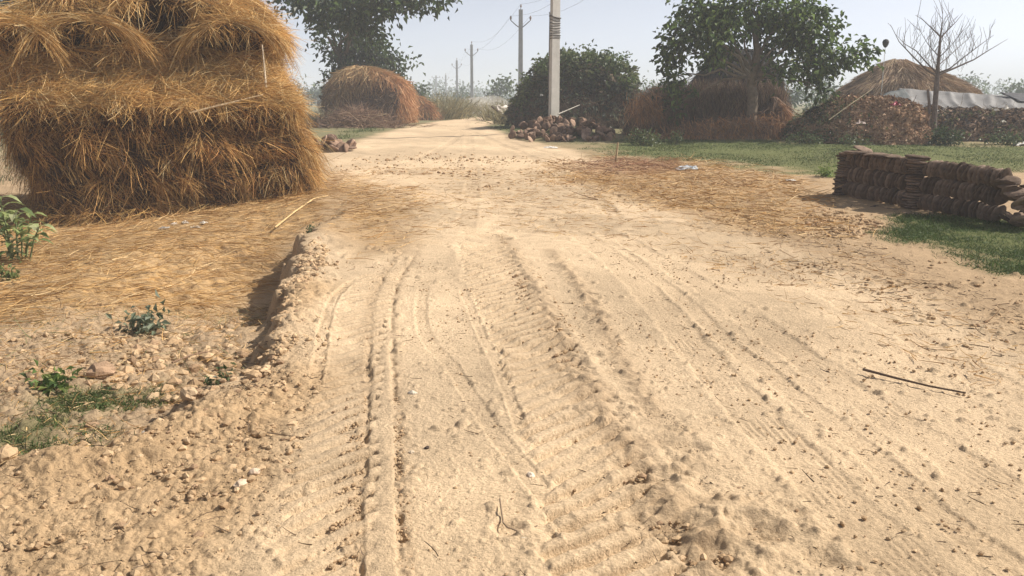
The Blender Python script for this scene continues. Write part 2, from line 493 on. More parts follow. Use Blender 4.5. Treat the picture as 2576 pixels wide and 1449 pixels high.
z = base_z(x, y) + bank_dz(x, y)
z += inner * (0.035 * pn(x * 0.55, y * 0.55, 1) + 0.018 * pn(x * 1.7, y * 1.7, 2)) * ss(1.5, 5, y)
lod = lambda wl: inner * ss(wl * 0.55, wl * 0.28, cell)
roughm = 0.45 + 1.5 * clod + 1.4 * clodlow + 0.5 * (1 - road) + 0.9 * tuft
z += lod(0.3) * roughm * 0.012 * pn(x * 4.2, y * 4.2, 3)
z += lod(0.12) * roughm * 0.0085 * pn(x * 11, y * 11, 4)
churn = ss(-0.3, 0.4, poly_sd(x, y, CHURN) + 0.5 * pn(x * 1.4, y * 1.4, 73))
z += lod(0.2) * churn * (0.030 * pn(x * 5.2 + 2 * pn(x * 3, y * 3, 75), y * 6.5, 74) + 0.018 * np.abs(pn(x * 10, y * 13, 76)))
farb = ss(7.5, 10, y) * ss(26, 18, y) * road
z += inner * farb * (0.030 * pn(x * 2.2 + y * .4, y * 4.5, 77) + 0.020 * pn(x * 5, y * 9, 78) * ss(0.05, 0.03, cell))
z += lod(0.05) * (roughm + 0.25) * 0.0050 * pn(x * 27, y * 27, 5)
rg = 1 - 2.2 * np.abs(pn(x * 8 + y * 2, y * 15, 79))
z += lod(0.06) * 0.006 * np.maximum(rg, 0) ** 3 * ss(-0.1, 0.4, pn(x * 1.3, y * 1.3, 80)) * (0.4 + roughm)
# ripples the wind and feet leave in loose dust, long across the road
rip = pn(x * 3.0 + 0.7 * y, y * 13, 6)
z += lod(0.08) * road * 0.005 * rip * ss(-0.2, 0.4, pn(x * 0.8, y * 0.8, 7))
trackmask = np.zeros(len(x)); fresh = np.zeros(len(x)); rubble = np.zeros(len(x))
for key, (line, typ, wid, dep) in TRK.items():
    idx, s, d, t = along(x, y, line, wid * 1.7)
    if not len(idx): continue
    fade = ss(0, 0.05, t) * ss(1.0, 0.82, t) * np.clip(1.0 + 0.9 * pn(s * 1.1, s * 0 + 1.7 + wid * 40, 9) + 0.5 * pn(x[idx] * 2.4, y[idx] * 2.4, 72), 0.25, 1.5) * inner[idx]
    h = wid / 2
    jag = 0.16 * pn(x[idx] * 20, y[idx] * 20, 10) * h + 0.012 * pn(s * 1.9, s * 0 + wid * 91, 85) + 0.25 * h * pn(x[idx] * 5, y[idx] * 5, 86)
    a = np.abs(d + jag)
    flat = ss(h, h * 0.82, a)
    rim = np.exp(-((a - h * 1.16) / (h * 0.22)) ** 2)
    if typ == 'band':
        gr = np.exp(-((a - h * 1.22) / (h * 0.25)) ** 2)
        dz = 0.22 * dep * flat - 0.75 * dep * gr * ss(-0.25, 0.3, pn(x[idx] * 5, y[idx] * 5, 83) + .6 * pn(x[idx] * 16, y[idx] * 16, 84))
        rubble[idx] = np.maximum(rubble[idx], np.exp(-((a - h * 1.5) / (h * 0.6)) ** 2) * 0.8)
        trackmask[idx] = np.maximum(trackmask[idx], flat)
    elif typ == 'lug':
        ph = (s - d * 0.75) / 0.135 + 0.35 * pn(x[idx] * 1.7, y[idx] * 1.7, 12)
        fr = ph - np.floor(ph)
        bar = ss(0.0, 0.07, fr) * ss(0.62, 0.50, fr)
        dz = flat * dep * (bar * 1.0 - 0.6) * (0.30 + 0.85 * ss(-0.3, 0.3, pn(x[idx] * 2.1, y[idx] * 2.1, 13) + .6 * pn(x[idx] * 5.5, y[idx] * 5.5, 97))) * lerp(0.75, 1.0, ss(2.6, 4.0, y[idx])) + dep * 0.15 * rim
        trackmask[idx] = np.maximum(trackmask[idx], flat * bar * 0.5)
    elif typ == 'ridge':
        g = np.exp(-(d / (h * 0.8)) ** 2)
        dz = g * dep * (0.45 + 0.9 * pn(x[idx] * 7, y[idx] * 7, 14) + 0.7 * pn(x[idx] * 17, y[idx] * 17, 15))
        rubble[idx] = np.maximum(rubble[idx], g)
    elif typ == 'tread':
        ph = (s - np.abs(d) * 0.5) / 0.05
        fr = ph - np.floor(ph)
        dz = flat * dep * (-0.6 + 0.45 * ss(-.2, .3, pn(x[idx] * 6, y[idx] * 6, 90)) * ss(0, 0.15, fr) * ss(0.6, 0.4, fr) * ss(0.05 * 0.9, 0.05 * 0.5, cell[idx])) + dep * 0.35 * rim * (0.3 + 1.6 * np.maximum(0, pn(x[idx] * 14, y[idx] * 14, 71)))
        trackmask[idx] = np.maximum(trackmask[idx], flat * 0.7)
    else:
        rib = (0.5 + 0.5 * np.cos(2 * np.pi * (d + .006 * pn(x[idx] * 9, y[idx] * 9, 88)) / 0.036)) * ss(-.15, .3, pn(x[idx] * 3.1, y[idx] * 3.1, 87))
        flat = flat * ss(-.5, .1, pn(x[idx] * 1.7, y[idx] * 1.7, 89))
        dz = flat * dep * (-0.55 + 0.4 * rib * ss(0.03, 0.014, cell[idx])) + dep * 0.25 * rim
        trackmask[idx] = np.maximum(trackmask[idx], flat * 0.8)
    z[idx] += dz * fade
    fresh[idx] = np.maximum(fresh[idx], flat * fade)
near = inner * (y < 16)
ni = np.where(near > 0)[0]
xn, yn = x[ni], y[ni]
free = 1 - 0.9 * np.clip(fresh[ni], 0, 1)
pr = np.clip(0.19 + 0.35 * churn[ni] + 0.75 * clod[ni] + 0.7 * clodlow[ni] + 0.75 * rubble[ni] + 0.22 * (1 - road[ni]) + 0.4 * tuft[ni] + 0.25 * pn(xn * 0.8, yn * 0.8, 16), 0, 0.95) * free
lm = np.zeros(len(ni))
for cs, k in ((0.13, 0.12), (0.075, 0.4), (0.045, 0.8), (0.026, 1.1), (0.016, 1.2)):
    lm = np.maximum(lm, lumps(xn, yn, cs, pr * k, int(cs * 1000)) * (0.75 + 0.5 * pn(xn / cs * 1.3, yn / cs * 1.3, 82)) * ss(cs * 0.6, cs * 0.25, cell[ni]))
z[ni] += lm * 0.95
# hoof and foot dents
for (dpx, dpy, r, dp) in [(1690, 1330, .16, .05), (1780, 1400, .13, .05), (1905, 1345, .14, .04), (1620, 1220, .12, .04), (1520, 1050, .10, .035), (1450, 920, .12, .035), (1575, 1180, .10, .03), (1990, 1290, .10, .03), (1270, 1330, .07, .03), (2060, 1400, .10, .03), (1730, 1130, .09, .025)]:
    c = at0(dpx, dpy)
    rr = np.sqrt((x - c[0]) ** 2 + ((y - c[1]) * 1.3) ** 2) * (1 + 0.8 * pn(x * 6, y * 6, 17) + .3 * pn(x * 16, y * 16, 18)) / r
    z += inner * dp * 0.55 * (-ss(1.0, 0.35, rr) + 0.4 * np.exp(-((rr - 1.25) / 0.35) ** 2) * (0.4 + 1.2 * ss(-.2, .3, pn(x * 12, y * 12, 81))))

col = np.empty((len(x), 3))
patch = ss(-0.35, 0.35, fbm(x * 0.45, y * 0.45, 3, 18))[:, None]
sand = SAND[None] * (0.90 + 0.20 * patch) * (1 + 0.05 * pn(x * 5, y * 5, 19)[:, None])
sand = lerp(sand, DAMP[None] * 1.08, np.clip(0.62 * np.clip(rubble, 0, 1) + 0.16 * trackmask + 0.45 * churn * ss(-.1, .4, pn(x * 3.5, y * 5, 96)), 0, .8)[:, None])  # ridge and churn darkened: damp soil, with their shadows put into the colour too
nearsand = ss(4.2, 2.4, y)[:, None]
sand = sand * lerp(1.0, np.array([1.0, 0.985, 0.955])[None], nearsand)
soil = lerp(SOIL[None], DAMP[None], ss(-0.2, 0.4, pn(x * 0.7, y * 0.7, 20))[:, None] * 0.6)
soil = lerp(soil, FIELD[None], (ss(15, 26, y) * (1 - road))[:, None])
col = lerp(soil, sand, road[:, None])
col = lerp(col, SOIL[None] * np.array([1.02, 0.97, 0.88]), np.clip(clod * (0.85 + 0.5 * pn(x * 1.2, y * 1.2, 27)), 0, 1)[:, None])
col = lerp(col, DAMP[None] * 1.05, (clodlow * 0.75)[:, None])
speck = ss(0.12, 0.40, pn(x * 9, y * 15, 28) + 0.5 * pn(x * 23, y * 37, 29))
col = lerp(col, STRAWC[None] * (0.75 + 0.5 * ss(-.3, .3, pn(x * 5, y * 9, 30)))[:, None], (straw * (0.55 + 0.45 * speck))[:, None] * 0.92)
col = lerp(col, REDDISH[None], (red * (0.35 + 0.5 * speck))[:, None])
col = lerp(col, STRAWC[None] * 0.85, (tuft * 0.5 * speck)[:, None])
col = lerp(col, GREEN[None], (grass * 0.85)[:, None])
lmc = np.zeros(len(x)); lmc[ni] = lm
col = col * (1 - 0.10 * ss(0.004, 0.02, lmc))[:, None]

vid = np.arange(ny * nx).reshape(ny, nx)
quads = np.stack([vid[:-1, :-1], vid[:-1, 1:], vid[1:, 1:], vid[1:, :-1]], -1).reshape(-1, 4)
isroad = road[quads].mean(1) > 0.5
V3 = np.stack([x, y, z], 1)
for nm, msk in (('dirt_road', isroad), ('ground', ~isroad)):
    qs = quads[msk]
    used = np.unique(qs)
    mp = np.zeros(len(x), np.int64); mp[used] = np.arange(len(used))
    o = MB().add(V3[used], mp[qs], None, col[used]).build(nm, M_SOIL, smooth=True)
    tag(o, kind='structure')
del quads, V3

# ------------------------------------------------------------------ haze in the air
hb = MB(); box(hb, (0, 600, 8.0), (3400, 2600, 22.0))
hm = bpy.data.materials.new('haze_air'); hm.use_nodes = True
hn = hm.node_tree.nodes; hn.remove(hn['Principled BSDF'])
pv = hn.new('ShaderNodeVolumePrincipled')
pv.inputs['Color'].default_value = (0.86, 0.92, 1.0, 1); pv.inputs['Density'].default_value = 0.0026
pv.inputs['Anisotropy'].default_value = 0.0
hm.node_tree.links.new(pv.outputs[0], hn['Material Output'].inputs['Volume'])
tag(hb.build('haze', hm), kind='stuff')

#PART2
# ------------------------------------------------------------------ stacks: a boxy or rounded body given by its outline at each height
def n3(p, s):
    return mnoise.noise(Vector(p) * s)

def stack_body(prof, nth=150, nw=80, expo=4.0, amp=0.08, freq=1.6, dents=(), seed=0.0):
    """prof rows: height, left, right, front, back (local u, v).  Returns vertices (nw+1, nth), local"""
    prof = np.array(prof, float)
    ws = np.linspace(prof[0, 0], prof[-1, 0], nw + 1)
    Lf, Rt, Fr, Bk = (np.interp(ws, prof[:, 0], prof[:, k]) for k in (1, 2, 3, 4))
    # smooth the profile a little
    def sm(a):
        b = a.copy()
        b[1:-1] = (a[:-2] + 2 * a[1:-1] + a[2:]) / 4
        return b
    Lf, Rt, Fr, Bk = sm(Lf), sm(Rt), sm(Fr), sm(Bk)
    th = np.linspace(0, 2 * np.pi, nth, endpoint=False)
    c, s = np.cos(th), np.sin(th)
    r = (np.abs(c) ** expo + np.abs(s) ** expo) ** (-1 / expo)
    sx, sy = c * r, s * r
    U = lerp(Lf[:, None], Rt[:, None], (sx[None] + 1) / 2)
    Vv = lerp(Fr[:, None], Bk[:, None], (sy[None] + 1) / 2)
    Wz = np.repeat(ws[:, None], nth, 1)
    pts = np.stack([U, Vv, Wz], -1)
    nr = np.stack([sx, sy], -1); nr = nrm(np.concatenate([nr, 0 * nr[:, :1]], 1))
    for i in range(nw + 1):
        for j in range(nth):
            p = pts[i, j]
            q = (p[0] + seed, p[1], p[2])
            d = amp * n3(q, freq) + amp * 0.5 * n3(q, freq * 2.7) + amp * 0.3 * n3(q, freq * 6)
            for (du, dw, ru, rw, dep) in dents:
                if sy[j] < 0.3:
                    e = ((p[0] - du) / ru) ** 2 + ((p[2] - dw) / rw) ** 2
                    d -= dep * math.exp(-e * e)
                    e2 = ((p[0] - du) / (ru * 1.25)) ** 2 + ((p[2] - dw - rw * 1.25) / (rw * 0.55)) ** 2
                    d += dep * 0.45 * math.exp(-e2)
            pts[i, j] += nr[j] * d
    return pts

def grid_faces(nw, nth):
    i = np.arange(nw)[:, None]; j = np.arange(nth)[None]
    a = i * nth + j; b = i * nth + (j + 1) % nth
    return np.stack([a, b, b + nth, a + nth], -1).reshape(-1, 4)

def grid_normals(pts):
    du = np.roll(pts, -1, 1) - np.roll(pts, 1, 1)
    dw = np.gradient(pts, axis=0)
    return nrm(np.cross(du, dw))

def sample(pts, nn, n, rows=None):
    """random points on the body with normals; area weighted"""
    nw, nth = pts.shape[0] - 1, pts.shape[1]
    a = np.linalg.norm(np.cross(np.roll(pts, -1, 1)[:-1] - pts[:-1], pts[1:] - pts[:-1]), axis=-1)
    if rows is not None:
        wz = pts[:-1, :, 2]
        a = a * ((wz >= rows[0]) & (wz < rows[1]))
    w = (a / a.sum()).ravel()
    k = rng.choice(len(w), n, p=w)
    i, j = k // nth, k % nth
    s, t = rng.random((n, 1)), rng.random((n, 1))
    p = (pts[i, j] * (1 - s) + pts[i, (j + 1) % nth] * s) * (1 - t) + (pts[i + 1, j] * (1 - s) + pts[i + 1, (j + 1) % nth] * s) * t
    return p, nn[i, j]

def to_world(p, o, ang):
    c, s = math.cos(ang), math.sin(ang)
    p = np.asarray(p)
    return np.stack([p[..., 0] * c - p[..., 1] * s, p[..., 0] * s + p[..., 1] * c, p[..., 2]], -1) + np.asarray(o)

def tangents(nn):
    dn = np.array([0, 0, -1.0]) - nn * (-nn[:, 2:3])
    dn = dn + np.array([1e-4, 0, 0])
    dn = nrm(dn); sd = nrm(np.cross(nn, dn))
    return dn, sd

GOLD = [(0.54, 0.33, 0.115), (0.62, 0.42, 0.175), (0.42, 0.24, 0.08), (0.67, 0.51, 0.27)]
BROWN = [(0.30, 0.152, 0.056), (0.42, 0.235, 0.085), (0.13, 0.066, 0.03), (0.53, 0.325, 0.125), (0.05, 0.028, 0.016)]

# ------------------------------------------------------------------ the big straw stack on the left
A, B = at(62, 566), at(790, 492)
HA = R(24)
HO = Vector(((A.x + B.x) / 2, (A.y + B.y) / 2, 0))
HO.z = min(gz(A.x, A.y), gz(B.x, B.y)) - 0.03
HW = (B - A).length / 2
stk = empty('straw_stack', HO, 'huge golden straw stack with dark packed sides, tallest thing beside the dirt road', 'straw stack')
low_prof = [(0.0, -HW + .02 + 0.34, HW + .16 + 0.10, -.16, 3.1), (0.12, -HW + 0.34, HW + .06 + 0.10, -.08, 3.1), (0.35, -HW - .08 + 0.34, HW - .02 + 0.10, 0, 3.1), (0.8, -HW - .24 + 0.34, HW - .06 + 0.10, .03, 3.1),
            (1.02, -HW - .28 + 0.34, HW - .08 + 0.10, -.05, 3.1), (1.12, -HW - .30 + 0.34, HW - .10 + 0.10, .06, 3.1), (1.3, -HW - .36 + 0.34, HW - .14 + 0.10, .09, 3.1), (1.48, -HW - .38 + 0.34, HW - .16 + 0.10, .10, 3.1), (1.56, -HW - .40 + 0.34, HW - .17 + 0.10, -.04, 3.1), (1.64, -HW - .40 + 0.34, HW - .18 + 0.10, -.07, 3.1), (1.70, -HW - .36 + 0.34, HW - .20 + 0.10, .02, 3.0)]
mid_prof = [(1.64, -HW - .36 + 0.34, HW - .19 + 0.10, -.06, 3.0), (1.70, -HW - .34 + 0.34, HW - .20 + 0.10, -.03, 3.0), (1.80, -HW - .32 + 0.34, HW - .24 + 0.10, .09, 2.95), (1.98, -HW - .32 + 0.34, HW - .32 + 0.10, .34, 2.9), (2.20, -HW - .40 + 0.34, HW - .38 + 0.10, .60, 2.85), (2.36, -HW - .45 + 0.22, HW - .40 + 0.10, .76, 2.8)]
top_prof = [(2.26, -HW - .40 + 0.34, HW - .42 + 0.10, .74, 2.8), (2.42, -HW - .50 + 0.22, HW - .36 + 0.10, .62, 2.8), (2.60, -HW - .50 + 0.22, HW - .30 + 0.10, .50, 2.75), (2.78, -HW - .46 + 0.22, HW - .28 + 0.10, .48, 2.75), (2.96, -HW - .05 + 0.22, HW - .34 + 0.10, .55, 2.7), (3.12, -HW + .20 + 0.22, HW - .45 + 0.10, .62, 2.6),
            (3.40, -HW + .35 + 0.22, HW - .75 + 0.10, .85, 2.3), (3.70, -HW + .8 + 0.22, HW - 1.2 + 0.10, 1.2, 1.9), (3.85, -0.4, 0.2, 1.55, 1.65)]
dents = [(-0.02, 2.86, .50, .22, .55), (1.02, 2.58, .52, .15, .45), (-0.95, 2.58, .55, .13, .42), (-1.8, 2.50, .30, .14, .35)]

def strand_layer(mb, pts, nn, n, rows, colf, lean, spread, L, W, out, droop, off=0.02, whorl=0.9, bend=0.25, avoid=()):
    p, m = sample(pts, nn, n, rows)
    if avoid:
        k = np.ones(n, bool)
        for (du, dw, ru, rw, dep) in avoid:
            e = ((p[:, 0] - du) / (ru * 1.05)) ** 2 + ((p[:, 2] - dw - rw * .55) / (rw * 1.35)) ** 2
            k &= ~((e < 1) & (p[:, 1] < 1.3) & (rng.random(n) < .985))
        p, m = p[k], m[k]; n = len(p)
    dn, sd = tangents(m)
    wv = np.array([n3((q[0] * 1.0, q[1], q[2] * 1.3), 1.7) for q in p])[:, None]
    ang = lean + whorl * wv * 1.6 + spread * rng.normal(size=(n, 1))
    d = np.cos(ang) * dn + np.sin(ang) * sd + out * np.abs(rng.normal(size=(n, 1))) * m
    strands(mb, p + m * (off * rng.random((n, 1))), d, L * (0.5 + rng.random(n)), W * (0.7 + 0.6 * rng.random(n)), colf(p, m, n), droop, bend)

def tufts(mb, pts, nn, k, per, rows, cols, lean, L, W, out, droop, spread=0.5, avoid=(), scat=0.035, tight=0.16):
    p, m = sample(pts, nn, k, rows)
    if avoid:
        kk = np.ones(k, bool)
        for (du, dw, ru, rw, dep) in avoid:
            e = ((p[:, 0] - du) / (ru * 1.0)) ** 2 + ((p[:, 2] - dw - rw * .8) / (rw * 1.6)) ** 2
            kk &= ~((e < 1) & (p[:, 1] < 1.3))
        p, m = p[kk], m[kk]; k = len(p)
    dn, sd = tangents(m)
    ang = lean + spread * rng.normal(size=(k, 1))
    d = np.cos(ang) * dn + np.sin(ang) * sd + out * (0.4 + rng.random((k, 1))) * m
    P2 = np.repeat(p, per, 0) + rng.normal(size=(k * per, 3)) * scat
    D2 = np.repeat(nrm(d), per, 0) + rng.normal(size=(k * per, 3)) * tight
    tone = np.repeat(0.65 + 0.7 * rng.random((k, 1)), per, 0)
    Ls = np.repeat(0.6 + 0.8 * rng.random(k), per) * L
    strands(mb, P2, D2, Ls * (0.6 + 0.6 * rng.random(k * per)), W, mixcol(cols, [1] * len(cols), k * per) * tone, droop, 0.16)

# packed lower block
lp = stack_body(low_prof, 190, 70, 6.5, 0.13, 2.1, [(-1.35, .80, .35, .35, .14), (1.15, .86, .55, .16, .22), (0.2, .35, .4, .2, .18), (-.5, 1.05, .4, .2, .12)], 2.0)
nn = grid_normals(lp)
class WMB(MB):
    """collects in stack coordinates, turns into world axes"""
    def __init__(self, ang): super().__init__(); self.ang = ang
    def add(self, V, quads=None, tris=None, col=(1, 1, 1)):
        return super().add(to_world(np.asarray(V, float).reshape(-1, 3), (0, 0, 0), self.ang), quads, tris, col)
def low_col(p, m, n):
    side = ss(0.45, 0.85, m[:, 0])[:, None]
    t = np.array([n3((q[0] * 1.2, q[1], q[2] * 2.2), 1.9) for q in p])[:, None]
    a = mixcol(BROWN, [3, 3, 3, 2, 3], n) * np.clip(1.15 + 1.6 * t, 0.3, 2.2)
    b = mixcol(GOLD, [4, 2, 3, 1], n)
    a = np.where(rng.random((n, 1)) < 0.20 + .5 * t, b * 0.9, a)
    return lerp(a, b, side)  # lighter gold on the sun side, light painted into the straw colour
sb = WMB(HA)
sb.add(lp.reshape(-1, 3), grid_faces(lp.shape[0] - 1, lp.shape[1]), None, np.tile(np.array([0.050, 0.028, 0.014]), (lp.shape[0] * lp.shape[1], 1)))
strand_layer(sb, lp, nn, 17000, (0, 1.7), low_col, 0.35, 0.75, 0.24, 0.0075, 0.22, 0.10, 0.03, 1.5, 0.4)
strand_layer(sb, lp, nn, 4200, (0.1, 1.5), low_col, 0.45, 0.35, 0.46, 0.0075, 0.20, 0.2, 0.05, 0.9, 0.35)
tufts(sb, lp, nn, 420, 26, (0.15, 1.45), BROWN[:2] + BROWN[3:4] + GOLD[:1] + GOLD[2:3], 0.35, 0.30, 0.0075, 0.30, 0.30, 0.65, (), 0.05, 0.22)
tufts(sb, lp, nn, 46, 40, (0.5, 1.4), GOLD, 0.30, 0.36, 0.0075, 0.34, 0.30, 0.4, (), 0.06, 0.14)
# blunt cut ends sticking out of the dark band under the ledge
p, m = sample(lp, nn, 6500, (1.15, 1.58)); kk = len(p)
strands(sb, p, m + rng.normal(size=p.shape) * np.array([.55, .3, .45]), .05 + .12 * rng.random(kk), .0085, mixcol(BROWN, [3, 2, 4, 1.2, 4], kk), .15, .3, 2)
# right side: long combed straw, its sunlight put into the golden colour
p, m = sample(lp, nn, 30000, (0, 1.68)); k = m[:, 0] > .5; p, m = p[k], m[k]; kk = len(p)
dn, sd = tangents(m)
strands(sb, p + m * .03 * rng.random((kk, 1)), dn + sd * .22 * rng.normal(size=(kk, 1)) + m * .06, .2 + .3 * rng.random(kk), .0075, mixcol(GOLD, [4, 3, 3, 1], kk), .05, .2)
# foot of the stack spreading out
p, m = sample(lp, nn, 5200, (0, 0.2))
dd = m + rng.normal(size=m.shape) * 0.5; dd[:, 2] = -0.15 + 0.12 * rng.normal(size=len(m))
strands(sb, p + m * 0.10 * rng.random((5200, 1)), dd, 0.12 + 0.3 * rng.random(5200), 0.0075, mixcol(GOLD + BROWN[:2], [4, 3, 3, 1, 3, 3], 5200), 0.12, 0.3)
tag(sb.build('packed_base', M_STRAW, stk), 'dark brown packed lower block with hanging straw', kind=None)

# the ledge of loose straw
mp = stack_body(mid_prof, 170, 30, 5.5, 0.08, 1.9, (), 5.0); nn = grid_normals(mp)
sb = WMB(HA)
sb.add(mp.reshape(-1, 3), grid_faces(mp.shape[0] - 1, mp.shape[1]), None, np.tile(np.array([0.27, 0.15, 0.05]), (mp.shape[0] * mp.shape[1], 1)))
def gold_col(p, m, n):
    t = np.array([n3((q[0], q[1], q[2] * 2.0), 1.4) for q in p])[:, None]
    return mixcol(GOLD + BROWN[:2], [5, 4, 4, 2, 1.2, 1.5], n) * np.clip(1.0 + 0.55 * t, 0.45, 1.6)
strand_layer(sb, mp, nn, 24000, (1.66, 2.4), gold_col, 1.2, 1.0, 0.34, 0.0075, 0.10, 0.06, 0.04, 1.6, 0.35)
tufts(sb, mp, nn, 200, 30, (1.72, 2.3), GOLD, 1.1, 0.34, 0.0075, 0.22, 0.12, 0.9, (), 0.05, 0.2)
# long straws lying along the edge
p, m = sample(mp, nn, 3000, (1.64, 1.74)); kk = len(p); dn, sd = tangents(m)
strands(sb, p + m * .02, sd * np.sign(rng.normal(size=(kk, 1))) + .25 * rng.normal(size=(kk, 3)), .2 + .35 * rng.random(kk), .0075, gold_col(p, m, kk) * .9, .06, .3)
tag(sb.build('straw_ledge', M_STRAW, stk), 'paler ledge of loose golden straw', kind=None)

# the combed cap with dark hollows under its overhangs
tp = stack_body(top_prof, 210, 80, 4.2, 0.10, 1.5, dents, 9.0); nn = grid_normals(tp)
sb = WMB(HA)
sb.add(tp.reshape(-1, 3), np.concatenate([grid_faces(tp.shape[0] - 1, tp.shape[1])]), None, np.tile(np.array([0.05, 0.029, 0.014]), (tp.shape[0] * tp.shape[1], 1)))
sb.add([tp[-1].mean(0) + np.array([0, 0, .05])] + list(tp[-1]), None, [(0, 1 + j, 1 + (j + 1) % tp.shape[1]) for j in range(tp.shape[1])], (0.3, 0.17, 0.06))
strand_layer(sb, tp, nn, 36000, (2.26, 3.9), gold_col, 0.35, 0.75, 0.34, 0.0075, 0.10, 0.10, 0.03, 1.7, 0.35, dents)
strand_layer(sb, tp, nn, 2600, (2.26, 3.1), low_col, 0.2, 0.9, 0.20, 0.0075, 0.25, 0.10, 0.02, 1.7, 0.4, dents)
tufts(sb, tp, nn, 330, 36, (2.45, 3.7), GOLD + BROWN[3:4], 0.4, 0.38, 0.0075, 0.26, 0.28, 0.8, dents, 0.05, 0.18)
# straw arching over the hollows, a few wisps across them
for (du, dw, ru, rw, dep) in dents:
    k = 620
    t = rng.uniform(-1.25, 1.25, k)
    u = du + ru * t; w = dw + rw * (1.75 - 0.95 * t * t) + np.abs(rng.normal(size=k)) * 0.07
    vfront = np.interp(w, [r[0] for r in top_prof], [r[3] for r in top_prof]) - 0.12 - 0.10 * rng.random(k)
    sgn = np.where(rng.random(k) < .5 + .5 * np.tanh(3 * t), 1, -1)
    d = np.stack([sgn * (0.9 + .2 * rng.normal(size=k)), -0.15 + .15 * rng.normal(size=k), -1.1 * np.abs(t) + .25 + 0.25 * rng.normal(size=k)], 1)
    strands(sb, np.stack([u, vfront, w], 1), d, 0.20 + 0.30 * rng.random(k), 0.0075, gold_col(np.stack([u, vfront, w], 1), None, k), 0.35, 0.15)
    k = 26
    t = rng.uniform(-.9, .9, k)
    strands(sb, np.stack([du + ru * t, np.full(k, np.interp(dw, [r[0] for r in top_prof], [r[3] for r in top_prof]) - .10), dw + rw * (1.1 - .4 * t * t)], 1), np.stack([.35 * rng.normal(size=k), -.1 + 0 * t, -1 + 0 * t], 1), .18 + .22 * rng.random(k), .009, mixcol(GOLD, [1, 1, 1, 2], k), .1, .2)
tag(sb.build('straw_cap', M_STRAW, stk), 'golden combed top with dark hollows under its overhangs', kind=None)

# pale stick standing on the ledge, branch lying on it
def stick(name, pts, rad, col, label, cat, wob=0.1, group=None, mat=None, n=6):
    o0 = Vector(pts[0]); m_ = MB()
    r = [rad * lerp(1.0, 0.6, i / (len(pts) - 1)) for i in range(len(pts))] if not isinstance(rad, (list, tuple)) else rad
    tube(m_, [Vector(p) - o0 for p in pts], r, n, col, True, wob)
    o = m_.build(name, mat or M_BARK); o.location = o0
    return tag(o, label, cat, group)

def hw(u, v, w): return Vector(tuple(to_world(np.array([u, v, w]), HO, HA)))
stick('pale_stick', [hw(1.43, 0.20, 1.86), hw(1.425, 0.2, 2.2), hw(1.415, 0.2, 2.55)], 0.018, (0.62, 0.52, 0.38), 'pale straight stick standing upright on the ledge of the big straw stack', 'stick')
stick('dry_branch', [hw(0.30, -0.20, 1.56), hw(0.6, -0.17, 1.64), hw(0.95, -0.12, 1.72), hw(1.35, -.02, 1.82)], 0.016, (0.50, 0.38, 0.24), 'long thin dry branch lying across the edge of the straw ledge', 'branch')

#PART3
# ------------------------------------------------------------------ plants: trunk and limbs as one mesh, crown as leaf clumps
def crown_blob(mb, c, r, n, L, cols, w, droop=0.25, clump=14, hollow=0.35):
    """n leaves in small clumps through an uneven blob; c centre, r radii"""
    c, r = np.array(c, float), np.array(r, float)
    k = max(3, n // clump)
    d = nrm(rng.normal(size=(k, 3)))
    rad = hollow + (1 - hollow) * rng.random((k, 1)) ** 0.6
    rad *= 1 + 0.35 * np.array([n3(q, 2.1) for q in d + c[None] * 0.37])[:, None] * 1.6
    cc = c + d * rad * r
    m = k * clump
    q = np.repeat(cc, clump, 0) + rng.normal(size=(m, 3)) * (L * 0.95)
    dr = rng.normal(size=(m, 3)) * 0.7 + np.repeat(d, clump, 0) * 0.6
    dr[:, 2] -= droop + 0.3 * rng.random(m)
    tone = np.repeat(0.75 + 0.5 * rng.random((k, 1)), clump, 0)
    ls = L * (0.7 + 0.6 * rng.random(m))
    leaves(mb, q, dr, ls, ls * 0.55, mixcol(cols, w, m) * tone)
    return cc

def limb(mb, a, b, r0, r1, col, sag=0.1, n=5):
    a, b = Vector(a), Vector(b)
    L = (b - a).length
    pts = []
    for i in range(n + 1):
        t = i / n
        p = a.lerp(b, t) + Vector((random.uniform(-1, 1), random.uniform(-1, 1), random.uniform(-1, 1))) * L * 0.035 * (0 < i < n)
        p.z += sag * L * math.sin(math.pi * t)
        pts.append(p)
    tube(mb, pts, [lerp(r0, r1, i / n) for i in range(n + 1)], 6, col, True, 0.06)

GREENS = [(0.065, 0.105, 0.034), (0.10, 0.15, 0.042), (0.036, 0.058, 0.024), (0.15, 0.215, 0.06)]
DARKG = [(0.025, 0.042, 0.018), (0.035, 0.06, 0.022), (0.05, 0.075, 0.028)]

def tree(name, base, blobs, L, cols, w, tr, label, cat='tree', group=None, bark=(0.13, 0.10, 0.075), fork=None, mat=None, twigs=3, extra_limbs=()):
    base = Vector(base)
    root = empty(name, base, label, cat, group)
    tb, cb = MB(), MB()
    f = Vector(fork) if fork is not None else base.lerp(Vector(blobs[0][0]), 0.6)
    limb(tb, (0, 0, -0.15), f - base, tr, tr * 0.72, bark, 0.0, 6)
    for (c, r, n) in blobs:
        cc = crown_blob(cb, Vector(c) - base, r, n, L, cols, w)
        limb(tb, (f - base) * random.uniform(.82, 1.0), Vector(c) - base, tr * 0.26, tr * 0.07, bark, 0.06)
        for t in cc[rng.choice(len(cc), min(twigs, len(cc)), False)]:
            limb(tb, (f - base).lerp(Vector(c) - base, 0.75), t, tr * 0.07, tr * 0.03, bark, 0.04, 3)
    for (a, b, r0, r1, c_) in extra_limbs:
        limb(tb, Vector(a) - base, Vector(b) - base, r0, r1, c_, 0.03)
    tb.build('trunk', M_BARK, root)
    cb.build('crown', mat or M_LEAF, root)
    return root

def mpx(depth): return depth / 2022.0             # metres for one picture unit at that distance

